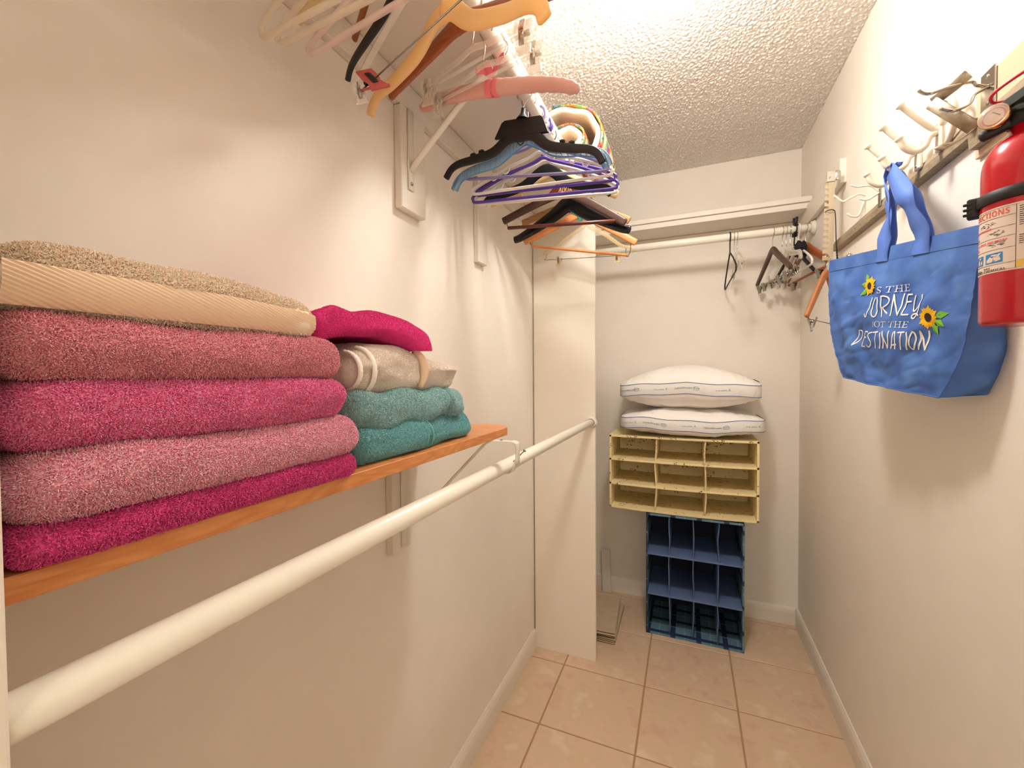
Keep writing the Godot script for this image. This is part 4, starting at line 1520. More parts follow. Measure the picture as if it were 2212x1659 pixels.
	for i in 13:
		var y := 0.27 - i * 0.0205
		pl.append_array(PackedVector2Array([Vector2(-0.0105 - 0.0005 * i, y), Vector2(0.0, y - 0.002), Vector2(0.0, y - 0.011), Vector2(-0.005, y - 0.013), Vector2(-0.005, y - 0.008), Vector2(-0.0105 - 0.0005 * i, y - 0.0075)]))
	pl.append(Vector2(-0.017, 0.0))
	extrude(st, pl, 0.0022, 0.0004)
	put("strip", st, M.strip_metal, s)
	st = mb()
	box(st, Vector3(0.006, 0.288, 0.003), Vector3(0.026, 0.036, 0.003), 0.001)
	sweep(st, curve([Vector3(0.018, 0.288, 0.004), Vector3(0.026, 0.288, 0.006), Vector3(0.034, 0.288, -0.002)], 4), 0.0012, 0.017, 8, Vector3.UP, false, 6.0)
	lathe(st, [Vector2(0, 0.0012), Vector2(0.003, 0.001), Vector2(0.0032, 0)], 10, Transform3D(Basis(Vector3.RIGHT, PI / 2), Vector3(0.002, 0.285, 0.0046)))
	put("clip", st, M.chrome, s)
	var w := thing("wire_hanger", "black wire hanger with a twisted neck hooked in the slotted strip", "hanger", Vector3(0.452, 1.652, -1.79))
	st = mb()
	tube(st, curve([Vector3(-0.012, 0.166, 0.004), Vector3(-0.002, 0.17, 0.006), Vector3(0.012, 0.168, 0.006), Vector3(0.017, 0.15, 0.006), Vector3(0.02, 0.06, 0.006), Vector3(0.022, 0.03, 0.006)], 5), 0.0016, 6)
	for k in 2:
		var P := []
		for i in 13: P.append(Vector3(0.022 + 0.003 * i / 12.0 + 0.0018 * cos(i * 1.3 + k * PI), 0.03 - 0.045 * i / 12.0, 0.006 + 0.0018 * sin(i * 1.3 + k * PI)))
		tube(st, P, 0.0015, 6)
	put("hook", st, M.dark_wire, w)
	st = mb()
	tube(st, curve([Vector3(0.025, -0.015, 0.006), Vector3(0.032, -0.035, 0.05), Vector3(0.032, -0.08, 0.16), Vector3(0.032, -0.088, 0.15), Vector3(0.03, -0.088, 0.0)], 5), 0.0015, 6)
	put("frame", st, M.dark_wire, w)
	# wooden clip hanger on the bottom slot
	var g := thing("clothes_hanger", "light wooden clip hanger hanging from the slotted strip beside the bag", "hanger", Vector3(0.446, 1.654, -1.778), Vector3(0, deg_to_rad(50), deg_to_rad(-4)), "hangers on the right wall")
	st = mb()
	tube(st, curve(v3([-0.013, -0.006, -0.012, 0.008, 0, 0.013, 0.012, 0.006, 0.01, -0.006, 0.0, -0.018, 0, -0.05]), 4), 0.0017, 8)
	put("hook", st, M.chrome, g)
	st = mb()
	var P2 := curve(v3([-0.11, -0.215, -0.07, -0.15, -0.03, -0.085, 0, -0.052, 0.03, -0.085, 0.07, -0.15, 0.11, -0.215]), 6)
	sweep(st, P2, taper(P2, 0.11, 0.013, 0.008), 0.0055, 12, Vector3.BACK, false, 5.0)
	put("body", st, M.wood_tan, g)
	st = mb()
	tube(st, v3([-0.1, -0.205, -0.098, -0.222, 0.098, -0.222, 0.1, -0.205]), 0.0014, 6)
	put("clip_wire", st, M.steel, g)
	for x in [-0.075, 0.075]: clip(g, Vector3(x, -0.23, 0), M.steel, M.chrome, 1.3, 0.6)

func ball(r: float) -> Array:
	var o := []
	for i in 9:
		var a := -PI / 2 + PI * i / 8
		o.append(Vector2(r * cos(a) if i > 0 and i < 8 else 0.0, r * 0.75 * sin(a)))
	return o

# ------------------------------------------------------------------ blue tote bag
var _bag_n1: FastNoiseLite
var _bag_n2: FastNoiseLite
const BAG_L := [Vector2(-0.223, 0), Vector2(-0.211, 0.109), Vector2(-0.178, 0.215), Vector2(-0.117, 0.309)]
const BAG_R := [Vector2(0.228, 0), Vector2(0.231, 0.11), Vector2(0.222, 0.22), Vector2(0.187, 0.307)]

func along(a: Array, v: float) -> Vector2:
	var f := clampf(v, 0, 1) * (a.size() - 1)
	var i := mini(int(f), a.size() - 2)
	var p0: Vector2 = a[maxi(i - 1, 0)]
	var p3: Vector2 = a[mini(i + 2, a.size() - 1)]
	return (a[i] as Vector2).cubic_interpolate(a[i + 1], p0, p3, f - i)

func bag_depth(s: float, t: float, u: float, v: float) -> float:     # how far the front cloth stands out
	var d := 0.02 * sin(PI * clampf(s, 0, 1)) * smoothstep(0.0, 0.5, t) * (1.0 - 0.55 * t)
	d += _bag_n1.get_noise_2d(u, v) * 0.009 * smoothstep(0.02, 0.3, t) * smoothstep(0.0, 0.12, s) * smoothstep(1.0, 0.88, s)
	d += absf(_bag_n2.get_noise_2d(u * 0.8 + v * 0.5, v * 1.1)) * 0.004 * smoothstep(0.05, 0.4, t)
	d += 0.004 * exp(-pow((u + 0.15 - 0.9 * (v - 0.13)) / 0.02, 2.0)) * smoothstep(0.3, 0.6, t)
	return d

func bag_front(u: float, v: float) -> Vector3:
	var t := clampf(v / 0.308, 0, 1)
	var l := along(BAG_L, t).x
	var r := along(BAG_R, t).x
	var s := (u - l) / (r - l)
	return Vector3(u, -v, bag_depth(s, t, u, v))

func build_bag() -> void:
	_bag_n1 = noise(9.0, 2, 501)
	_bag_n2 = noise(13.0, 2, 503)
	var bag := thing("tote_bag", "blue cloth tote bag with sunflowers and white lettering hanging on the right wall", "bag")
	var ux := Vector3(0.22422596, -0.12556654, 0.96641387)
	var vy := Vector3(0.0283799, 0.9920852, 0.12231736)
	bag.transform = Transform3D(Basis(ux, vy, ux.cross(vy)).orthonormalized(), Vector3(0.41, 1.538, -1.1955))
	var st := mb()
	var nu := 130
	var nv := 92
	var F := []
	var K := []
	for j in nv + 1:
		var t := float(j) / nv
		var l := along(BAG_L, t)
		var r := along(BAG_R, t)
		var rf := []
		var rk := []
		for i in nu + 1:
			var s := float(i) / nu
			var p := l.lerp(r, s)
			var q := Vector3(p.x, -p.y, bag_depth(s, t, p.x, p.y))
			rf.append(q)
			rk.append(Vector3(p.x * lerpf(1.0, 1.04, t) + 0.014 * t, -p.y * lerpf(1.0, 0.97, t), -lerpf(0.006, 0.062, smoothstep(0.0, 0.8, t)) * lerpf(1.05, 0.95, s)))
		F.append(rf)
		K.append(rk)
	for j in nv:
		for i in nu:
			quad(st, F[j + 1][i], F[j + 1][i + 1], F[j][i + 1], F[j][i])
	put("front_panel", st, M.bag, bag)
	st = mb()
	for j in nv:
		for i in nu:
			quad(st, K[j][i], K[j][i + 1], K[j + 1][i + 1], K[j + 1][i])
	put("back_panel", st, M.bag, bag)
	# gussets with an inward fold, and the base
	for side in [0, nu]:
		st = mb()
		var sg := -1.0 if side == 0 else 1.0
		var G := []
		for j in nv + 1:
			var t := float(j) / nv
			var row := []
			for k in 7:
				var f := k / 6.0
				var p: Vector3 = (F[j][side] as Vector3).lerp(K[j][side], f)
				p.x += sg * (-0.012 * sin(PI * f) * (1.0 - t) + 0.02 * sin(PI * f) * smoothstep(0.35, 0.6, t) * smoothstep(1.0, 0.8, t) + 0.006 * sin(t * 26.0 + f * 5.0) * sin(PI * f) * smoothstep(0.4, 0.7, t))
				row.append(p)
			G.append(row)
		for j in nv:
			for k in 6:
				if side == 0: quad(st, G[j + 1][k], G[j][k], G[j][k + 1], G[j + 1][k + 1])
				else: quad(st, G[j + 1][k], G[j + 1][k + 1], G[j][k + 1], G[j][k])
		put("gusset", st, M.bag, bag)
	st = mb()
	for i in nu: quad(st, F[nv][i], K[nv][i], K[nv][i + 1], F[nv][i + 1])
	put("base", st, M.bag, bag)
	st = mb()
	for side in [0, 1]:
		var E := []
		for j in nv + 1: E.append(F[j][nu if side == 1 else 0])
		tube(st, E, 0.0012, 6)
	var E2 := []
	for i in nu + 1: E2.append(F[nv][i])
	tube(st, E2, 0.0014, 6)
	put("seam", st, M.bag, bag)
	st = mb()
	for i in nu:
		var a: Vector3 = F[0][i]
		var b: Vector3 = F[0][i + 1]
		quad(st, bag_front(a.x, 0.03) + Vector3(0, 0, 0.0012), bag_front(b.x, 0.03) + Vector3(0, 0, 0.0012), b + Vector3(0, 0.0006, 0.0012), a + Vector3(0, 0.0006, 0.0012))
	put("hem", st, M.bag, bag)
	# straps, both over the middle coat hook; its lower arm in this frame
	var inv := bag.transform.affine_inverse()
	var top: Vector3 = inv * Vector3(XR - 0.019 - 0.05, 1.748 - 0.012, -1.258)
	var ribbon := func(A: Array, W: Array, dirs: Array):
		var s := mb()
		var P := curve(A, 8)
		var n := P.size()
		var up := []
		var dn := []
		for i in n:
			var f := float(i) / (n - 1) * (W.size() - 1)
			var k := mini(int(f), W.size() - 2)
			var d: Vector3 = (dirs[k] as Vector3).lerp(dirs[k + 1], f - k).normalized()
			var w := lerpf(W[k], W[k + 1], f - k)
			var tg: Vector3 = ((P[mini(i + 1, n - 1)] as Vector3) - P[maxi(i - 1, 0)]).normalized()
			d = (d - tg * d.dot(tg)).normalized()
			var nn := tg.cross(d) * 0.0009
			var wob := nn * 2.0 * sin(i * 0.55)
			up.append([P[i] - d * w + nn + wob, P[i] + d * w + nn - wob])
			dn.append([P[i] - d * w - nn + wob, P[i] + d * w - nn - wob])
		for i in n - 1:
			quad(s, up[i][0], up[i][1], up[i + 1][1], up[i + 1][0])
			quad(s, dn[i][1], dn[i][0], dn[i + 1][0], dn[i + 1][1])
			quad(s, dn[i][0], up[i][0], up[i + 1][0], dn[i + 1][0])
			quad(s, up[i][1], dn[i][1], dn[i + 1][1], up[i + 1][1])
		put("strap", s, M.strap, bag)
	var X := Vector3.RIGHT
	var Zb := Vector3.BACK
	ribbon.call([Vector3(-0.008, -0.03, 0.004), Vector3(-0.006, 0.02, 0.004), Vector3(0.0, 0.09, 0.004), top + Vector3(-0.014, -0.03, 0.006), top + Vector3(-0.002, 0.003, 0.004), top + Vector3(0.012, -0.012, 0.01), Vector3(0.062, 0.1, 0.018), Vector3(0.088, 0.05, 0.014), Vector3(0.103, 0.01, 0.004), Vector3(0.104, -0.03, 0.004)],
		[0.02, 0.019, 0.012, 0.011, 0.012, 0.015, 0.018, 0.019, 0.02, 0.02], [X, X, X + Zb * 0.6, X * 0.8 + Zb * 0.5, X * 0.5 + Zb, X + Zb * 0.2, X, X + Zb * 0.1, X, X])
	ribbon.call([Vector3(-0.008, -0.03, -0.008), Vector3(-0.01, 0.02, -0.01), Vector3(-0.016, 0.09, -0.01), top + Vector3(-0.018, -0.04, -0.008), top + Vector3(-0.004, 0.001, -0.012), top + Vector3(0.008, -0.012, -0.01), Vector3(0.042, 0.09, -0.014), Vector3(0.08, 0.03, -0.012), Vector3(0.1, -0.03, -0.01)],
		[0.02, 0.019, 0.016, 0.012, 0.011, 0.012, 0.016, 0.019, 0.02], [X, X, X, X * 0.8 + Zb * 0.5, X * 0.5 + Zb, X * 0.5 + Zb, X, X, X])
	# the print: hand-drawn capitals as strokes, typewriter lines as glyphs
	var lift := func(u: float, v: float) -> Vector3: return bag_front(u, v) + Vector3(0, 0, 0.0012)
	var strokes := {
		"letter_j": [[-9.1, 110.2, -8.2, 128.1, -9.2, 142.5, -10.7, 150.4, -13.6, 152.8, -16.9, 151.5, -19.5, 146.0]],
		"letter_u": [[4.1, 110.9, 1.5, 122.5, 1.5, 136.8, 5.5, 149.9, 10.7, 152.9, 15.3, 148.8, 16.4, 136.0, 13.9, 121.8, 9.7, 110.5]],
		"letter_r": [[31.2, 152.5, 25.8, 129.2, 20.8, 108.2], [20.8, 108.2, 29.3, 108.1, 39.5, 111.5, 45.3, 118.6, 42.5, 126.4, 29.7, 133.4], [29.7, 133.4, 35.6, 139.9, 46.1, 145.8]],
		"letter_n": [[57.0, 150.5, 56.4, 130.2, 52.2, 106.6], [52.2, 106.6, 64.0, 129.4, 76.2, 150.7], [76.2, 150.7, 77.0, 130.9, 75.6, 106.3]],
		"letter_e": [[101.1, 108.8, 86.9, 108.5], [86.9, 108.5, 86.5, 125.8, 86.4, 149.7], [86.4, 149.7, 102.1, 149.3], [86.2, 123.6, 99.7, 123.1]],
		"letter_y": [[111.9, 112.1, 109.1, 125.6, 110.3, 138.3, 116.4, 142.6, 123.4, 135.5, 129.9, 121.3, 129.2, 111.5], [129.9, 121.3, 129.9, 134.7, 127.0, 146.0, 121.0, 155.8, 114.3, 156.9, 111.8, 153.7, 115.9, 149.0, 125.3, 148.0, 129.7, 151.2]],
		"letter_d": [[-50.7, 185.3, -56.2, 201.5, -66.4, 221.4], [-66.4, 221.4, -50.8, 211.5, -39.6, 200.8, -35.4, 190.6, -40.9, 185.7, -50.7, 185.3]],
		"letter_e2": [[-7.1, 187.3, -20.9, 187.1], [-20.9, 187.1, -28.5, 205.4, -36.5, 222.8], [-36.5, 222.8, -20.4, 222.2], [-26.2, 201.5, -13.5, 199.8]],
		"letter_s": [[8.1, 188.1, -1.2, 190.8, -3.0, 196.9, 2.6, 205.2, 5.6, 213.5, -0.4, 221.2, -6.7, 221.6, -8.0, 218.6]],
		"letter_t": [[11.5, 188.0, 29.2, 186.3], [21.7, 187.1, 23.5, 205.4, 20.1, 222.9]],
		"letter_i": [[37.8, 188.4, 40.6, 202.3, 36.1, 222.5]],
		"letter_n2": [[44.3, 221.9, 48.7, 201.9, 43.8, 184.8], [43.8, 184.8, 51.3, 203.0, 56.3, 221.1], [56.3, 221.1, 60.9, 203.7, 62.0, 184.3]],
		"letter_a": [[68.0, 220.4, 73.1, 202.0, 75.3, 186.2], [75.3, 186.2, 79.1, 186.1, 81.3, 201.6, 78.9, 220.8], [71.6, 213.3, 82.8, 211.6]],
		"letter_t2": [[88.0, 186.4, 104.5, 184.8], [98.1, 185.5, 95.8, 204.2, 93.1, 220.9]],
		"letter_i2": [[110.2, 185.7, 111.5, 199.1, 106.8, 220.5]],
		"letter_o": [[123.7, 183.7, 117.3, 195.7, 115.3, 210.8, 119.4, 219.7, 125.4, 213.4, 129.9, 198.3, 128.2, 186.8, 123.7, 183.7]],
		"letter_n3": [[132.8, 218.2, 138.0, 199.0, 138.2, 182.3], [138.2, 182.3, 142.1, 199.8, 146.2, 218.9], [146.2, 218.9, 150.0, 200.5, 151.7, 182.0]]}
	for key in strokes:
		st = mb()
		for s in strokes[key]:
			var C := curve(v3(s), 5)
			var half: float = 1.55
			for i in C.size() - 1:
				var a: Vector3 = C[i]
				var b: Vector3 = C[i + 1]
				var ta: Vector3 = (C[mini(i + 1, C.size() - 1)] - C[maxi(i - 1, 0)]).normalized()
				var tb: Vector3 = (C[mini(i + 2, C.size() - 1)] - C[i]).normalized()
				var na := Vector3(-ta.y, ta.x, 0) * half
				var nb := Vector3(-tb.y, tb.x, 0) * half
				var q := []
				for p in [a - na, b - nb, b + nb, a + na]: q.append(lift.call(p.x * 0.001, p.y * 0.001))
				quad_out(st, q[0], q[1], q[2], q[3], Vector3.BACK)
			for e in [C[0], C[-1]]:
				for k in 8:
					var p1 := Vector3(cos(TAU * k / 8), sin(TAU * k / 8), 0) * half
					var p2 := Vector3(cos(TAU * (k + 1) / 8), sin(TAU * (k + 1) / 8), 0) * half
					tri(st, lift.call(e.x * 0.001, e.y * 0.001), lift.call((e.x + p1.x) * 0.001, (e.y + p1.y) * 0.001), lift.call((e.x + p2.x) * 0.001, (e.y + p2.y) * 0.001), Vector3.BACK)
		put(key.rstrip("0123456789"), st, M.print_white, bag)
	var serif := SystemFont.new()
	serif.font_names = PackedStringArray(["Droid Serif"])
	print_text("small_lettering", "S THE", serif, Rect2(0.0057, 0.0868, 0.085, 0.0145), lift, M.print_fine, bag)
	print_text("small_lettering", "OT THE", serif, Rect2(0.0125, 0.1628, 0.094, 0.0135), lift, M.print_fine, bag)
	st = mb()
	print_poly(st, rect_poly(0.0088, 0.163, 0.0011, 0.0135), lift)
	print_poly(st, rect_poly(0.0028, 0.0885, 0.0008, 0.004), lift)
	put("small_lettering", st, M.print_fine, bag)
	for fl in [[-0.0288, 0.082, 0.029, 0.0225, -1.0, 0.3], [0.1529, 0.1555, 0.0205, 0.0235, 1.0, 0.0]]:
		var cx: float = fl[0]
		var cy: float = fl[1]
		var up := func(u: float, v: float) -> Vector3: return bag_front(u, v) + Vector3(0, 0, 0.0015)
		st = mb()
		for a in ([2.6, 3.3, 4.0] if fl[4] < 0 else [-0.2, 0.45, 1.05]):
			var d := Vector2(cos(a), sin(a))
			var e := Vector2(-d.y, d.x)
			var c := Vector2(cx, cy)
			print_poly(st, PackedVector2Array([c + d * 0.012, c + d * 0.024 + e * 0.007, c + d * 0.039, c + d * 0.024 - e * 0.007]), lift)
		put("sunflower_leaf", st, M.leaf, bag)
		for ring in 2:
			st = mb()
			for k in 22:
				var a := TAU * (k + 0.5 * ring) / 22.0
				var d := Vector2(cos(a), sin(a))
				var e := Vector2(-d.y, d.x)
				var sc := Vector2(fl[2], fl[3]) * (1.0 if ring == 0 else 0.86) * (0.92 + 0.1 * sin(k * 2.3))
				var c := Vector2(cx, cy)
				var pts := PackedVector2Array()
				for m in [[0.3, 0.09], [0.75, 0.12], [1.0, 0.0], [0.75, -0.12], [0.3, -0.09]]: pts.append(c + (d * m[0] + e * m[1]) * sc)
				print_poly(st, pts, up if ring == 0 else func(u, v): return bag_front(u, v) + Vector3(0, 0, 0.0017))
			put("sunflower_petals", st, M.petal if ring == 0 else M.petal, bag)
		st = mb()
		var cp := PackedVector2Array()
		for k in 24:
			var a := TAU * k / 24
			cp.append(Vector2(cx + cos(a) * fl[2] * 0.37, cy + sin(a) * fl[3] * 0.37))
		print_poly(st, cp, func(u, v): return bag_front(u, v) + Vector3(0, 0, 0.002))
		put("sunflower_centre", st, M.seed_head, bag)

# ------------------------------------------------------------------ fire extinguisher
func build_extinguisher() -> void:
	var r := 0.045
	var e := thing("fire_extinguisher", "red fire extinguisher strapped to the right wall", "fire extinguisher", Vector3(0.455, 1.328, -0.863))
	var st := mb()
	var prof := [Vector2(0, 0.003), Vector2(0.03, 0.001), Vector2(0.039, 0.0), Vector2(0.0435, 0.003), Vector2(r, 0.008), Vector2(r, 0.226)]
	for i in 9:
		var a := PI / 2 * i / 8.0
		prof.append(Vector2(0.017 + 0.028 * cos(a), 0.226 + 0.05 * sin(a)))
	prof.append(Vector2(0.017, 0.292))
	prof.append(Vector2(0, 0.292))
	lathe(st, prof, 64)
	put("cylinder", st, M.red, e)
	# frame of the label: angle 0 faces the camera side, u runs to the right
	var cam_a := atan2(-0.863, -0.455)      # of (x, -z) towards the camera
	var on := func(u: float, v: float, up := 0.0004) -> Vector3:
		var a: float = cam_a + u / r
		return Vector3(cos(a) * (r + up), v, -sin(a) * (r + up))
	var lab := func(u: float, v: float) -> Vector3: return on.call(u, v, 0.0003)
	var ink := func(u: float, v: float) -> Vector3: return on.call(u, v, 0.0006)
	st = mb()
	for i in 40:
		var u0 := lerpf(-0.082, 0.082, i / 40.0)
		var u1 := lerpf(-0.082, 0.082, (i + 1) / 40.0)
		quad(st, lab.call(u0, 0.076), lab.call(u1, 0.076), lab.call(u1, 0.17), lab.call(u0, 0.17))
	var label := put("label", st, M.label, e)
	var flip := func(u: float, v: float) -> Vector3: return ink.call(u, -v)     # v down for lettering
	var sans := SystemFont.new()
	sans.font_names = PackedStringArray(["Droid Sans"])
	sans.font_weight = 700
	var u_div := -0.008
	print_text("label_heading", "INSTRUCTIONS", sans, Rect2(-0.087, -0.166, 0.073, 0.0085), flip, M.label_red, label)
	print_text("label_lettering", "HOLD UPRIGHT", sans, Rect2(-0.07, -0.1418, 0.036, 0.0032), flip, M.label_red, label)
	print_text("label_lettering", "STAND BACK AND SWEEP", sans, Rect2(-0.068, -0.1225, 0.052, 0.0034), flip, M.label_red, label)
	print_text("label_lettering", "Kidde", sans, Rect2(-0.076, -0.0838, 0.028, 0.006), flip, M.label_ink, label)
	print_text("label_lettering", "DRY", sans, Rect2(-0.045, -0.0848, 0.01, 0.0026), flip, M.label_ink, label)
	print_text("label_lettering", "CHEMICAL", sans, Rect2(-0.045, -0.0814, 0.028, 0.0032), flip, M.label_ink, label)
	st = mb()
	for y in [0.1545, 0.14, 0.1255, 0.109, 0.0875]:
		print_poly(st, rect_poly(-0.08, y, 0.08 + u_div, 0.0005, 20), ink)
	print_poly(st, rect_poly(-0.08, 0.078, 0.16, 0.0006, 30), ink)
	print_poly(st, rect_poly(-0.08, 0.1675, 0.16, 0.0005, 30), ink)
	print_poly(st, rect_poly(u_div, 0.078, 0.0006, 0.09), ink)
	put("label_rule", st, M.label_ink, label)
	# instruction drawings: valve outlines and a jet
	st = mb()
	var rr := RandomNumberGenerator.new()
	rr.seed = 9
	for row in [0.147, 0.1325, 0.117]:
		var cx := -0.028 if row < 0.14 else -0.044
		for k in 26:
			var a := rr.randf_range(0, TAU)
			var q := Vector2(cx + cos(a) * rr.randf_range(0.004, 0.012), row + sin(a) * rr.randf_range(0.001, 0.0042))
			print_poly(st, rect_poly(q.x, q.y, rr.randf_range(0.001, 0.0045), 0.0006), ink)
		if row < 0.14:
			print_poly(st, PackedVector2Array([Vector2(cx - 0.011, row), Vector2(cx - 0.011, row + 0.0009), Vector2(cx - 0.032, row - 0.003), Vector2(cx - 0.032, row - 0.0036)]), ink)
	put("label_drawing", st, M.label_ink, label)
	st = mb()
	for row in [0.1285, 0.113]:
		print_poly(st, xy([-0.063, row - 0.001, -0.057, row - 0.001, -0.058, row + 0.002, -0.06, row + 0.004, -0.062, row + 0.002]), ink)
	put("label_flame", st, M.label_red, label)
	for p in [[-0.073, 0.0105], [-0.0595, 0.0125], [-0.042, 0.0215]]:
		st = mb()
		print_poly(st, rect_poly(p[0], 0.09, p[1], 0.0145, 6), ink)
		var sq := put("pictogram", st, M.label_blue, label)
		st = mb()
		var top := func(u: float, v: float) -> Vector3: return on.call(u, v, 0.0008)
		print_poly(st, xy([p[0] + 0.002, 0.092, p[0] + p[1] * 0.45, 0.092, p[0] + p[1] * 0.5, 0.097, p[0] + p[1] * 0.3, 0.1, p[0] + 0.002, 0.096]), top)
		print_poly(st, xy([p[0] + p[1] * 0.6, 0.0915, p[0] + p[1] * 0.92, 0.0935, p[0] + p[1] * 0.85, 0.0985, p[0] + p[1] * 0.68, 0.096]), top)
		print_poly(st, xy([p[0] + p[1] * 0.35, 0.1005, p[0] + p[1] * 0.6, 0.0995, p[0] + p[1] * 0.7, 0.102, p[0] + p[1] * 0.4, 0.1025]), top)
		put("pictogram_mark", st, M.label, sq)
	# fine print, approval mark and the yellow class field
	st = mb()
	for k in 19:
		if k > 9 and k < 14: continue
		print_poly(st, rect_poly(0.0 - 0.005, 0.1635 - k * 0.0029, 0.03 - 0.004 * (k % 3), 0.0011, 6), ink)
		print_poly(st, rect_poly(0.034, 0.1635 - k * 0.0029, 0.03 - 0.005 * ((k + 1) % 3), 0.0011, 6), ink)
	put("label_fine_print", st, M.label_ink, label)
	st = mb()
	for k in 24:
		var a0 := TAU * k / 24
		var a1 := TAU * (k + 1) / 24
		print_poly(st, PackedVector2Array([Vector2(0.006 + cos(a0) * 0.0062, 0.129 + sin(a0) * 0.0046), Vector2(0.006 + cos(a1) * 0.0062, 0.129 + sin(a1) * 0.0046), Vector2(0.006 + cos(a1) * 0.0052, 0.129 + sin(a1) * 0.0038), Vector2(0.006 + cos(a0) * 0.0052, 0.129 + sin(a0) * 0.0038)]), ink)
	put("approval_ring", st, M.label_ink, label)
	print_text("approval_letters", "UL", sans, Rect2(0.003, -0.1312, 0.0062, 0.0044), flip, M.label_ink, label)
	st = mb()
	print_poly(st, rect_poly(u_div + 0.0008, 0.0788, 0.088, 0.0105, 20), ink)
	var yf := put("class_field", st, M.label_yellow, label)
	for k in 3:
		print_text("class_letter", ["A", "B", "C"][k], sans, Rect2(0.0 + k * 0.022, -0.0885, 0.0125, 0.009), func(u, v): return on.call(u, -v, 0.0008), M.label_ink, yf)
	# strap, valve, gauge, pull ring
	st = mb()
	var band := []
	for i in 48:
		var a := TAU * i / 48
		band.append(Vector3(cos(a) * (r + 0.0018), 0.187, -sin(a) * (r + 0.0018)))
	sweep(st, band, 0.0016, 0.0088, 8, Vector3.UP, true, 6.0)
	var strap := put("strap", st, M.rubber, e)
	st = mb()
	var bd: Vector3 = on.call(-0.076, 0.185, 0.006)
	box(st, bd, Vector3(0.016, 0.03, 0.016), 0.002, Basis(Vector3.UP, cam_a))
	for k in 3: box(st, bd + Vector3(-0.009, -0.009 + k * 0.008, 0.002), Vector3(0.006, 0.0035, 0.01), 0.001, Basis(Vector3.UP, cam_a))
	put("buckle", st, M.rubber, strap)
	st = mb()
	box(st, on.call(0.016, 0.187, 0.003), Vector3(0.03, 0.024, 0.008), 0.002, Basis(Vector3.UP, 0.49))
	put("strap_tab", st, M.rubber, strap)
	st = mb()
	span(st, Vector3(0.044, 0.03, -0.02), Vector3(0.054, 0.25, 0.02), 0.002)
	put("wall_bracket", st, M.rubber, e)
	st = mb()
	lathe(st, [Vector2(0, 0.29), Vector2(0.02, 0.29), Vector2(0.022, 0.3), Vector2(0.019, 0.318), Vector2(0.016, 0.33), Vector2(0, 0.332)], 24)
	box(st, Vector3(0.0, 0.332, 0.02), Vector3(0.024, 0.02, 0.09), 0.004, Basis(Vector3.UP, 0.49) * Basis(Vector3.RIGHT, -0.25))
	box(st, Vector3(-0.004, 0.308, 0.02), Vector3(0.02, 0.012, 0.08), 0.004, Basis(Vector3.UP, 0.49) * Basis(Vector3.RIGHT, 0.15))
	put("valve_head", st, M.rubber, e)
	st = mb()
	tube(st, curve([Vector3(-0.012, 0.3, 0.0), Vector3(-0.03, 0.292, -0.008), Vector3(-0.042, 0.288, -0.014)], 4), [0.009, 0.009, 0.008], 12)
	put("nozzle", st, M.rubber, e)
	var gd := Vector3(-0.72, 0.05, 0.69).normalized()
	var GT := Transform3D(Basis(Quaternion(Vector3.UP, gd)), Vector3(-0.036, 0.307, 0.004))
	st = mb()
	lathe(st, [Vector2(0.008, -0.01), Vector2(0.0155, -0.006), Vector2(0.017, 0.0), Vector2(0.017, 0.007), Vector2(0.0152, 0.0075), Vector2(0.0148, 0.004), Vector2(0, 0.004)], 28, GT)
	var gauge := put("pressure_gauge", st, M.brass, e)
	st = mb()
	lathe(st, [Vector2(0.0147, 0.0046), Vector2(0, 0.0046)], 28, GT)
	put("dial", st, M.gauge_face, gauge)
	st = mb()
	box(st, GT * Vector3(0.004, 0.0052, 0), Vector3(0.0012, 0.0006, 0.011), 0.0, GT.basis)
	put("needle", st, M.rubber, gauge)
	st = mb()
	lathe(st, [Vector2(0.011, 0.0048), Vector2(0.0125, 0.0048), Vector2(0.0125, 0.0052), Vector2(0.011, 0.0052)], 28, GT)
	put("dial_scale", st, M.label_red, gauge)
	st = mb()
	lathe(st, [Vector2(0.0165, 0.0072), Vector2(0.013, 0.0105), Vector2(0.007, 0.012), Vector2(0, 0.0124)], 28, GT)
	put("lens", st, M.gauge_glass, gauge)
	st = mb()
	tube(st, curve([Vector3(-0.03, 0.336, -0.012), Vector3(-0.04, 0.34, 0.004), Vector3(-0.03, 0.346, 0.03), Vector3(-0.01, 0.352, 0.05), Vector3(0.006, 0.35, 0.046), Vector3(0.0, 0.342, 0.016), Vector3(-0.014, 0.336, -0.008)], 6, true), 0.0021, 8, true)
	put("pull_ring", st, M.red_cord, e)

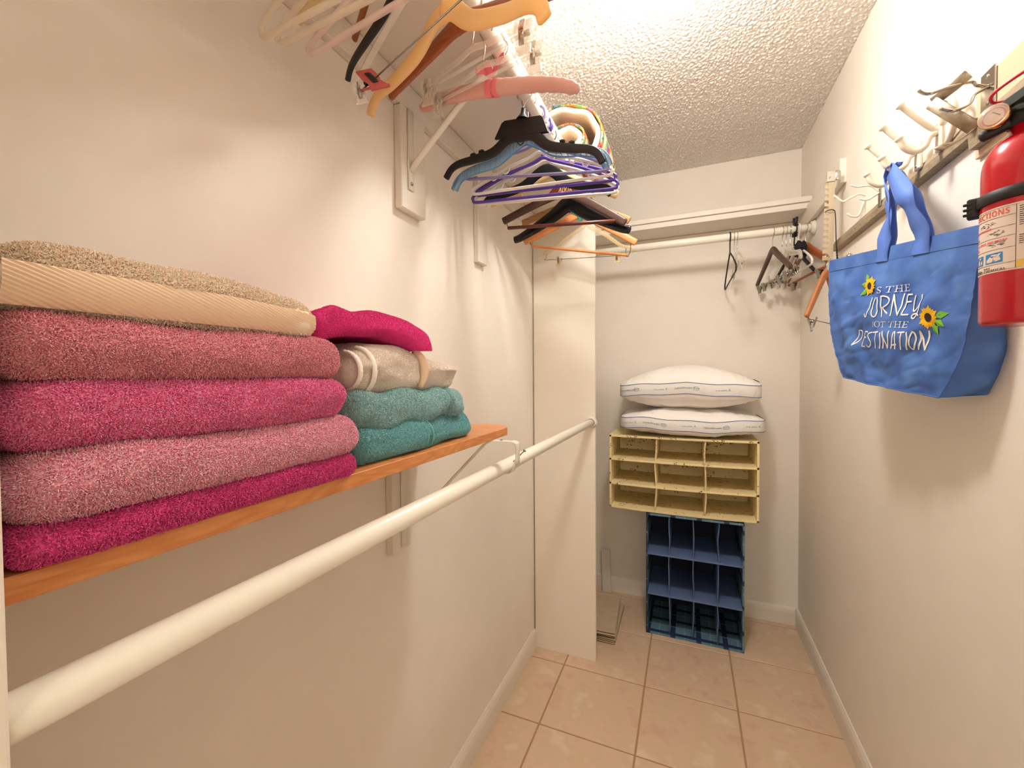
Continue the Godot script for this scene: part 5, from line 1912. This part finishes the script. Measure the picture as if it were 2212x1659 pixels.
# ------------------------------------------------------------------ cubbies
func cubby(t: Node3D, w: float, h: float, d: float, cols: int, rows: int, th: float, shell: Material, inner: Material, lining: Material, sagging: float) -> void:
	var st: SurfaceTool
	var sag := func(x: float) -> float: return -sagging * (1.0 - pow(absf(x) / (w * 0.5), 2.0))
	var wav := noise(6.0, 1, int(w * 1000))
	# boards as bent strips so that cardboard waves a little
	var board := func(y: float, k: float, m: Material, called: String):
		var s := mb()
		var P := []
		for i in 17:
			var x := lerpf(-w * 0.5, w * 0.5, i / 16.0)
			P.append(Vector3(x, y + sag.call(x) * k, 0))
		var b := d * 0.5
		for i in 16:
			var a: Vector3 = P[i]
			var c: Vector3 = P[i + 1]
			s.set_smooth_group(-1)
			var u := Vector3(0, th * 0.5, 0)
			var f := Vector3(0, 0, b)
			quad(s, a + u + f, c + u + f, c + u - f, a + u - f)
			quad(s, a - u - f, c - u - f, c - u + f, a - u + f)
			quad(s, a - u + f, c - u + f, c + u + f, a + u + f)
			quad(s, c - u - f, a - u - f, a + u - f, c + u - f)
		return put(called, s, m, t)
	board.call(th * 0.5 + maxf(sagging, 0.0) * 0.0, 1.0, shell, "bottom_panel")
	board.call(h - th * 0.5, 0.35, shell, "top_panel")
	for s in [-1.0, 1.0]:
		st = mb()
		box(st, Vector3(s * (w * 0.5 - th * 0.5), h * 0.5, 0), Vector3(th, h, d), 0.001)
		put("side_panel", st, shell, t)
	st = mb()
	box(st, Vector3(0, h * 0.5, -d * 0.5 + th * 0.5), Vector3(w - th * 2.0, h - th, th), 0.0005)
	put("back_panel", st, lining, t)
	for k in range(1, rows): board.call(h * k / rows, lerpf(0.9, 0.35, float(k) / rows), inner, "shelf")
	for i in range(1, cols):
		st = mb()
		var x0 := lerpf(-w * 0.5, w * 0.5, float(i) / cols)
		var P := []
		for q in 21:
			var y := lerpf(th + sag.call(x0), h - th + sag.call(x0) * 0.35, q / 20.0)
			P.append(Vector3(x0 + wav.get_noise_2d(y, i * 3.0) * 0.005, y, 0.004))
		sweep(st, P, th * 0.42, d * 0.5 - 0.006, 8, Vector3.BACK, false, 8.0)
		put("divider", st, inner, t)

func build_cubbies() -> void:
	var b := thing("shoe_cubby", "blue plaid cardboard cubby with twelve cells standing on the floor", "cubby", Vector3(0.026, 0.0005, -2.272))
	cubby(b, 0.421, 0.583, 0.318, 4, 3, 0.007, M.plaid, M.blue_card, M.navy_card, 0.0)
	var y := thing("shoe_cubby", "cream yellow printed cubby with nine cells stacked on the blue one", "cubby", Vector3(-0.034, 0.5915, -2.285))
	cubby(y, 0.656, 0.364, 0.312, 3, 3, 0.0095, M.yellow_card, M.yellow_card, M.yellow_card, 0.007)

# ------------------------------------------------------------------ pillows
func pillow(label: String, c: Vector3, hx: float, hz: float, band: float, top: float, bot: float, yaw: float, seed_: int, offs: float) -> void:
	var t := thing("bed_pillow", label, "pillow", c, Vector3(0, yaw, 0), "pillows stacked on the yellow cubby")
	var n := noise(7.0, 3, seed_)
	var w := noise(26.0, 2, seed_ + 1)
	var rim := func(a: float) -> Vector3:      # outline: a rectangle with pulled-in sides
		var cx := cos(a)
		var sx := sin(a)
		var p := Vector3(signf(cx) * pow(absf(cx), 0.36) * hx, 0, signf(sx) * pow(absf(sx), 0.36) * hz)
		p.y = 0.006 * sin(p.x * 11.0 + seed_) + 0.003 * sin(p.x * 31.0 + p.z * 9.0)
		return p
	var na := 200
	var nr := 30
	for side in [1.0, -1.0]:
		var st := mb()
		var T: float = top if side > 0 else bot
		var G := []
		for j in nr + 1:
			var r := float(j) / nr
			var row := []
			for i in na:
				var e: Vector3 = rim.call(TAU * i / na)
				var p := Vector3(e.x * r, 0, e.z * r)
				var prof := pow(1.0 - pow(r, 2.6), 0.62) * (1.0 - 0.5 * pow(absf(p.x / hx), 2.0))
				var wr := w.get_noise_2d(p.x * 1.6, p.z * 0.35) * 0.007 * smoothstep(0.45, 0.9, r) * smoothstep(1.0, 0.93, r) + n.get_noise_2d(p.x, p.z) * 0.008 * (1.0 - r)
				p.y = side * (band * 0.5 + T * prof + wr) + e.y * r
				row.append(p)
			G.append(row)
		for j in nr:
			for i in na:
				var k := (i + 1) % na
				quad_out(st, G[j][i], G[j][k], G[j + 1][k], G[j + 1][i], Vector3(0, side, 0))
		put("top_cover" if side > 0 else "bottom_cover", st, M.pillow, t)
	var st2 := mb()
	var bulge := func(i: float, f: float, up := 0.0) -> Vector3:
		var a := TAU * i / na
		var e: Vector3 = rim.call(a)
		var o := Vector3(e.x, 0, e.z).normalized()
		var rr := 0.004 * sin(PI * f) + up
		return Vector3(e.x, e.y + lerpf(band * 0.5, -band * 0.5, f), e.z) + Vector3(o.x * 0.3, 0, signf(o.z) if absf(o.z) > 0.25 else o.z * 2.0).normalized() * (rr + 0.0012 * w.get_noise_2d(e.x * 2.0 + f * 0.05, f * 0.02))
	for i in na:
		for k in 6: quad_out(st2, bulge.call(i, k / 6.0), bulge.call(i + 1, k / 6.0), bulge.call(i + 1, (k + 1) / 6.0), bulge.call(i, (k + 1) / 6.0), rim.call(TAU * (i + 0.5) / na))
	put("gusset", st2, M.gusset, t)
	for f in [0.0, 1.0]:
		st2 = mb()
		var P := []
		for i in na: P.append(bulge.call(float(i), f, 0.0008))
		tube(st2, P, 0.0014, 6, true)
		put("piping", st2, M.piping, t)
	# print on the front of the band, upside down as the pillow lies
	var sans := SystemFont.new()
	sans.font_names = PackedStringArray(["Droid Sans"])
	var on := func(u: float, v: float) -> Vector3:
		var s := clampf(u / hx, -0.995, 0.995)
		var a := acos(signf(s) * pow(absf(s), 1.0 / 0.36))
		return bulge.call(a / TAU * na, v / band, 0.0016)
	for k in 3:
		var u := offs + k * 0.262
		if u - 0.11 > -hx and u < hx - 0.02:
			print_text("band_lettering", "sertapedic", sans, Rect2(maxf(u - 0.115, -hx + 0.01), band * 0.4, 0.075, 0.0105), on, M.pillow_ink, t, true)
			var st3 := mb()
			for q in 20:
				var a0 := TAU * q / 20
				var a1 := TAU * (q + 1) / 20
				var cc := Vector2(u - 0.022, band * 0.5)
				print_poly(st3, PackedVector2Array([cc + Vector2(cos(a0) * 0.013, sin(a0) * 0.0085), cc + Vector2(cos(a1) * 0.013, sin(a1) * 0.0085), cc + Vector2(cos(a1) * 0.0118, sin(a1) * 0.0074), cc + Vector2(cos(a0) * 0.0118, sin(a0) * 0.0074)]), on)
			put("band_logo_ring", st3, M.pillow_ink, t)
			print_text("band_logo", "serta", sans, Rect2(u - 0.031, band * 0.43, 0.018, 0.006), on, M.pillow_ink, t, true)
		var u2 := u - 0.15
		if u2 - 0.06 > -hx and u2 < hx - 0.02:
			print_text("band_lettering", "super firm", sans, Rect2(u2 - 0.055, band * 0.46, 0.045, 0.006), on, M.pillow_ink, t, true)
			print_text("band_mark", "Y", sans, Rect2(u2 - 0.004, band * 0.38, 0.009, 0.009), on, M.pillow_ink, t, true)
	st2 = mb()
	box(st2, Vector3(hx - 0.012, band * 0.5 + 0.012, hz * 0.1), Vector3(0.026, 0.002, 0.03), 0.0005, Basis(Vector3.BACK, -0.5))
	put("care_tag", st2, M.tag_black, t)

func build_pillows() -> void:
	pillow("white bed pillow with blue piping, lower of the two", Vector3(0.003, 1.018, -2.272), 0.318, 0.17, 0.05, 0.05, 0.038, 0.03, 601, -0.09)
	pillow("plump white bed pillow with blue piping, upper of the two", Vector3(-0.004, 1.184, -2.268), 0.312, 0.172, 0.052, 0.088, 0.07, 0.0, 605, -0.2)

# ------------------------------------------------------------------ floor: stacked spare tiles, leaning strip
func build_floor_things() -> void:
	var spots := [[-0.475, -2.118, 0.5], [-0.476, -2.12, -0.6], [-0.474, -2.115, 0.8], [-0.49, -2.112, 2.4], [-0.483, -2.1, 4.2], [-0.484, -2.106, 3.6]]
	var words := ["spare floor tile at the very bottom of the stack", "spare floor tile second from the bottom of the stack", "spare floor tile third from the bottom of the stack", "spare floor tile fourth from the bottom, set back in the stack", "spare floor tile just under the top one of the stack", "spare floor tile lying on top of the stack"]
	var y := 0.0004
	for i in spots.size():
		var t := thing("spare_tile", words[i], "tile", Vector3(spots[i][0], y, spots[i][1]), Vector3(0, deg_to_rad(spots[i][2]), 0), "stack of spare tiles behind the partition")
		var st := mb()
		box(st, Vector3(0, 0.0062, 0), Vector3(0.33, 0.0044, 0.33), 0.0008)
		put("glaze", st, M.loose_tile, t)
		st = mb()
		box(st, Vector3(0, 0.0021, 0), Vector3(0.326, 0.0038, 0.326), 0.0005)
		put("body", st, M.tile_back, t)
		y += 0.0094 + (0.004 if i == 2 else 0.0)
	var st := mb()
	box(st, Vector3(-0.432, 0.12, -2.43), Vector3(0.05, 0.24, 0.012), 0.0015, Basis(Vector3.RIGHT, -0.06) * Basis(Vector3.BACK, 0.04))
	tag(put("wood_strip", st, M.trim), "short white wood strip leaning on the back wall behind the spare tiles", "strip")
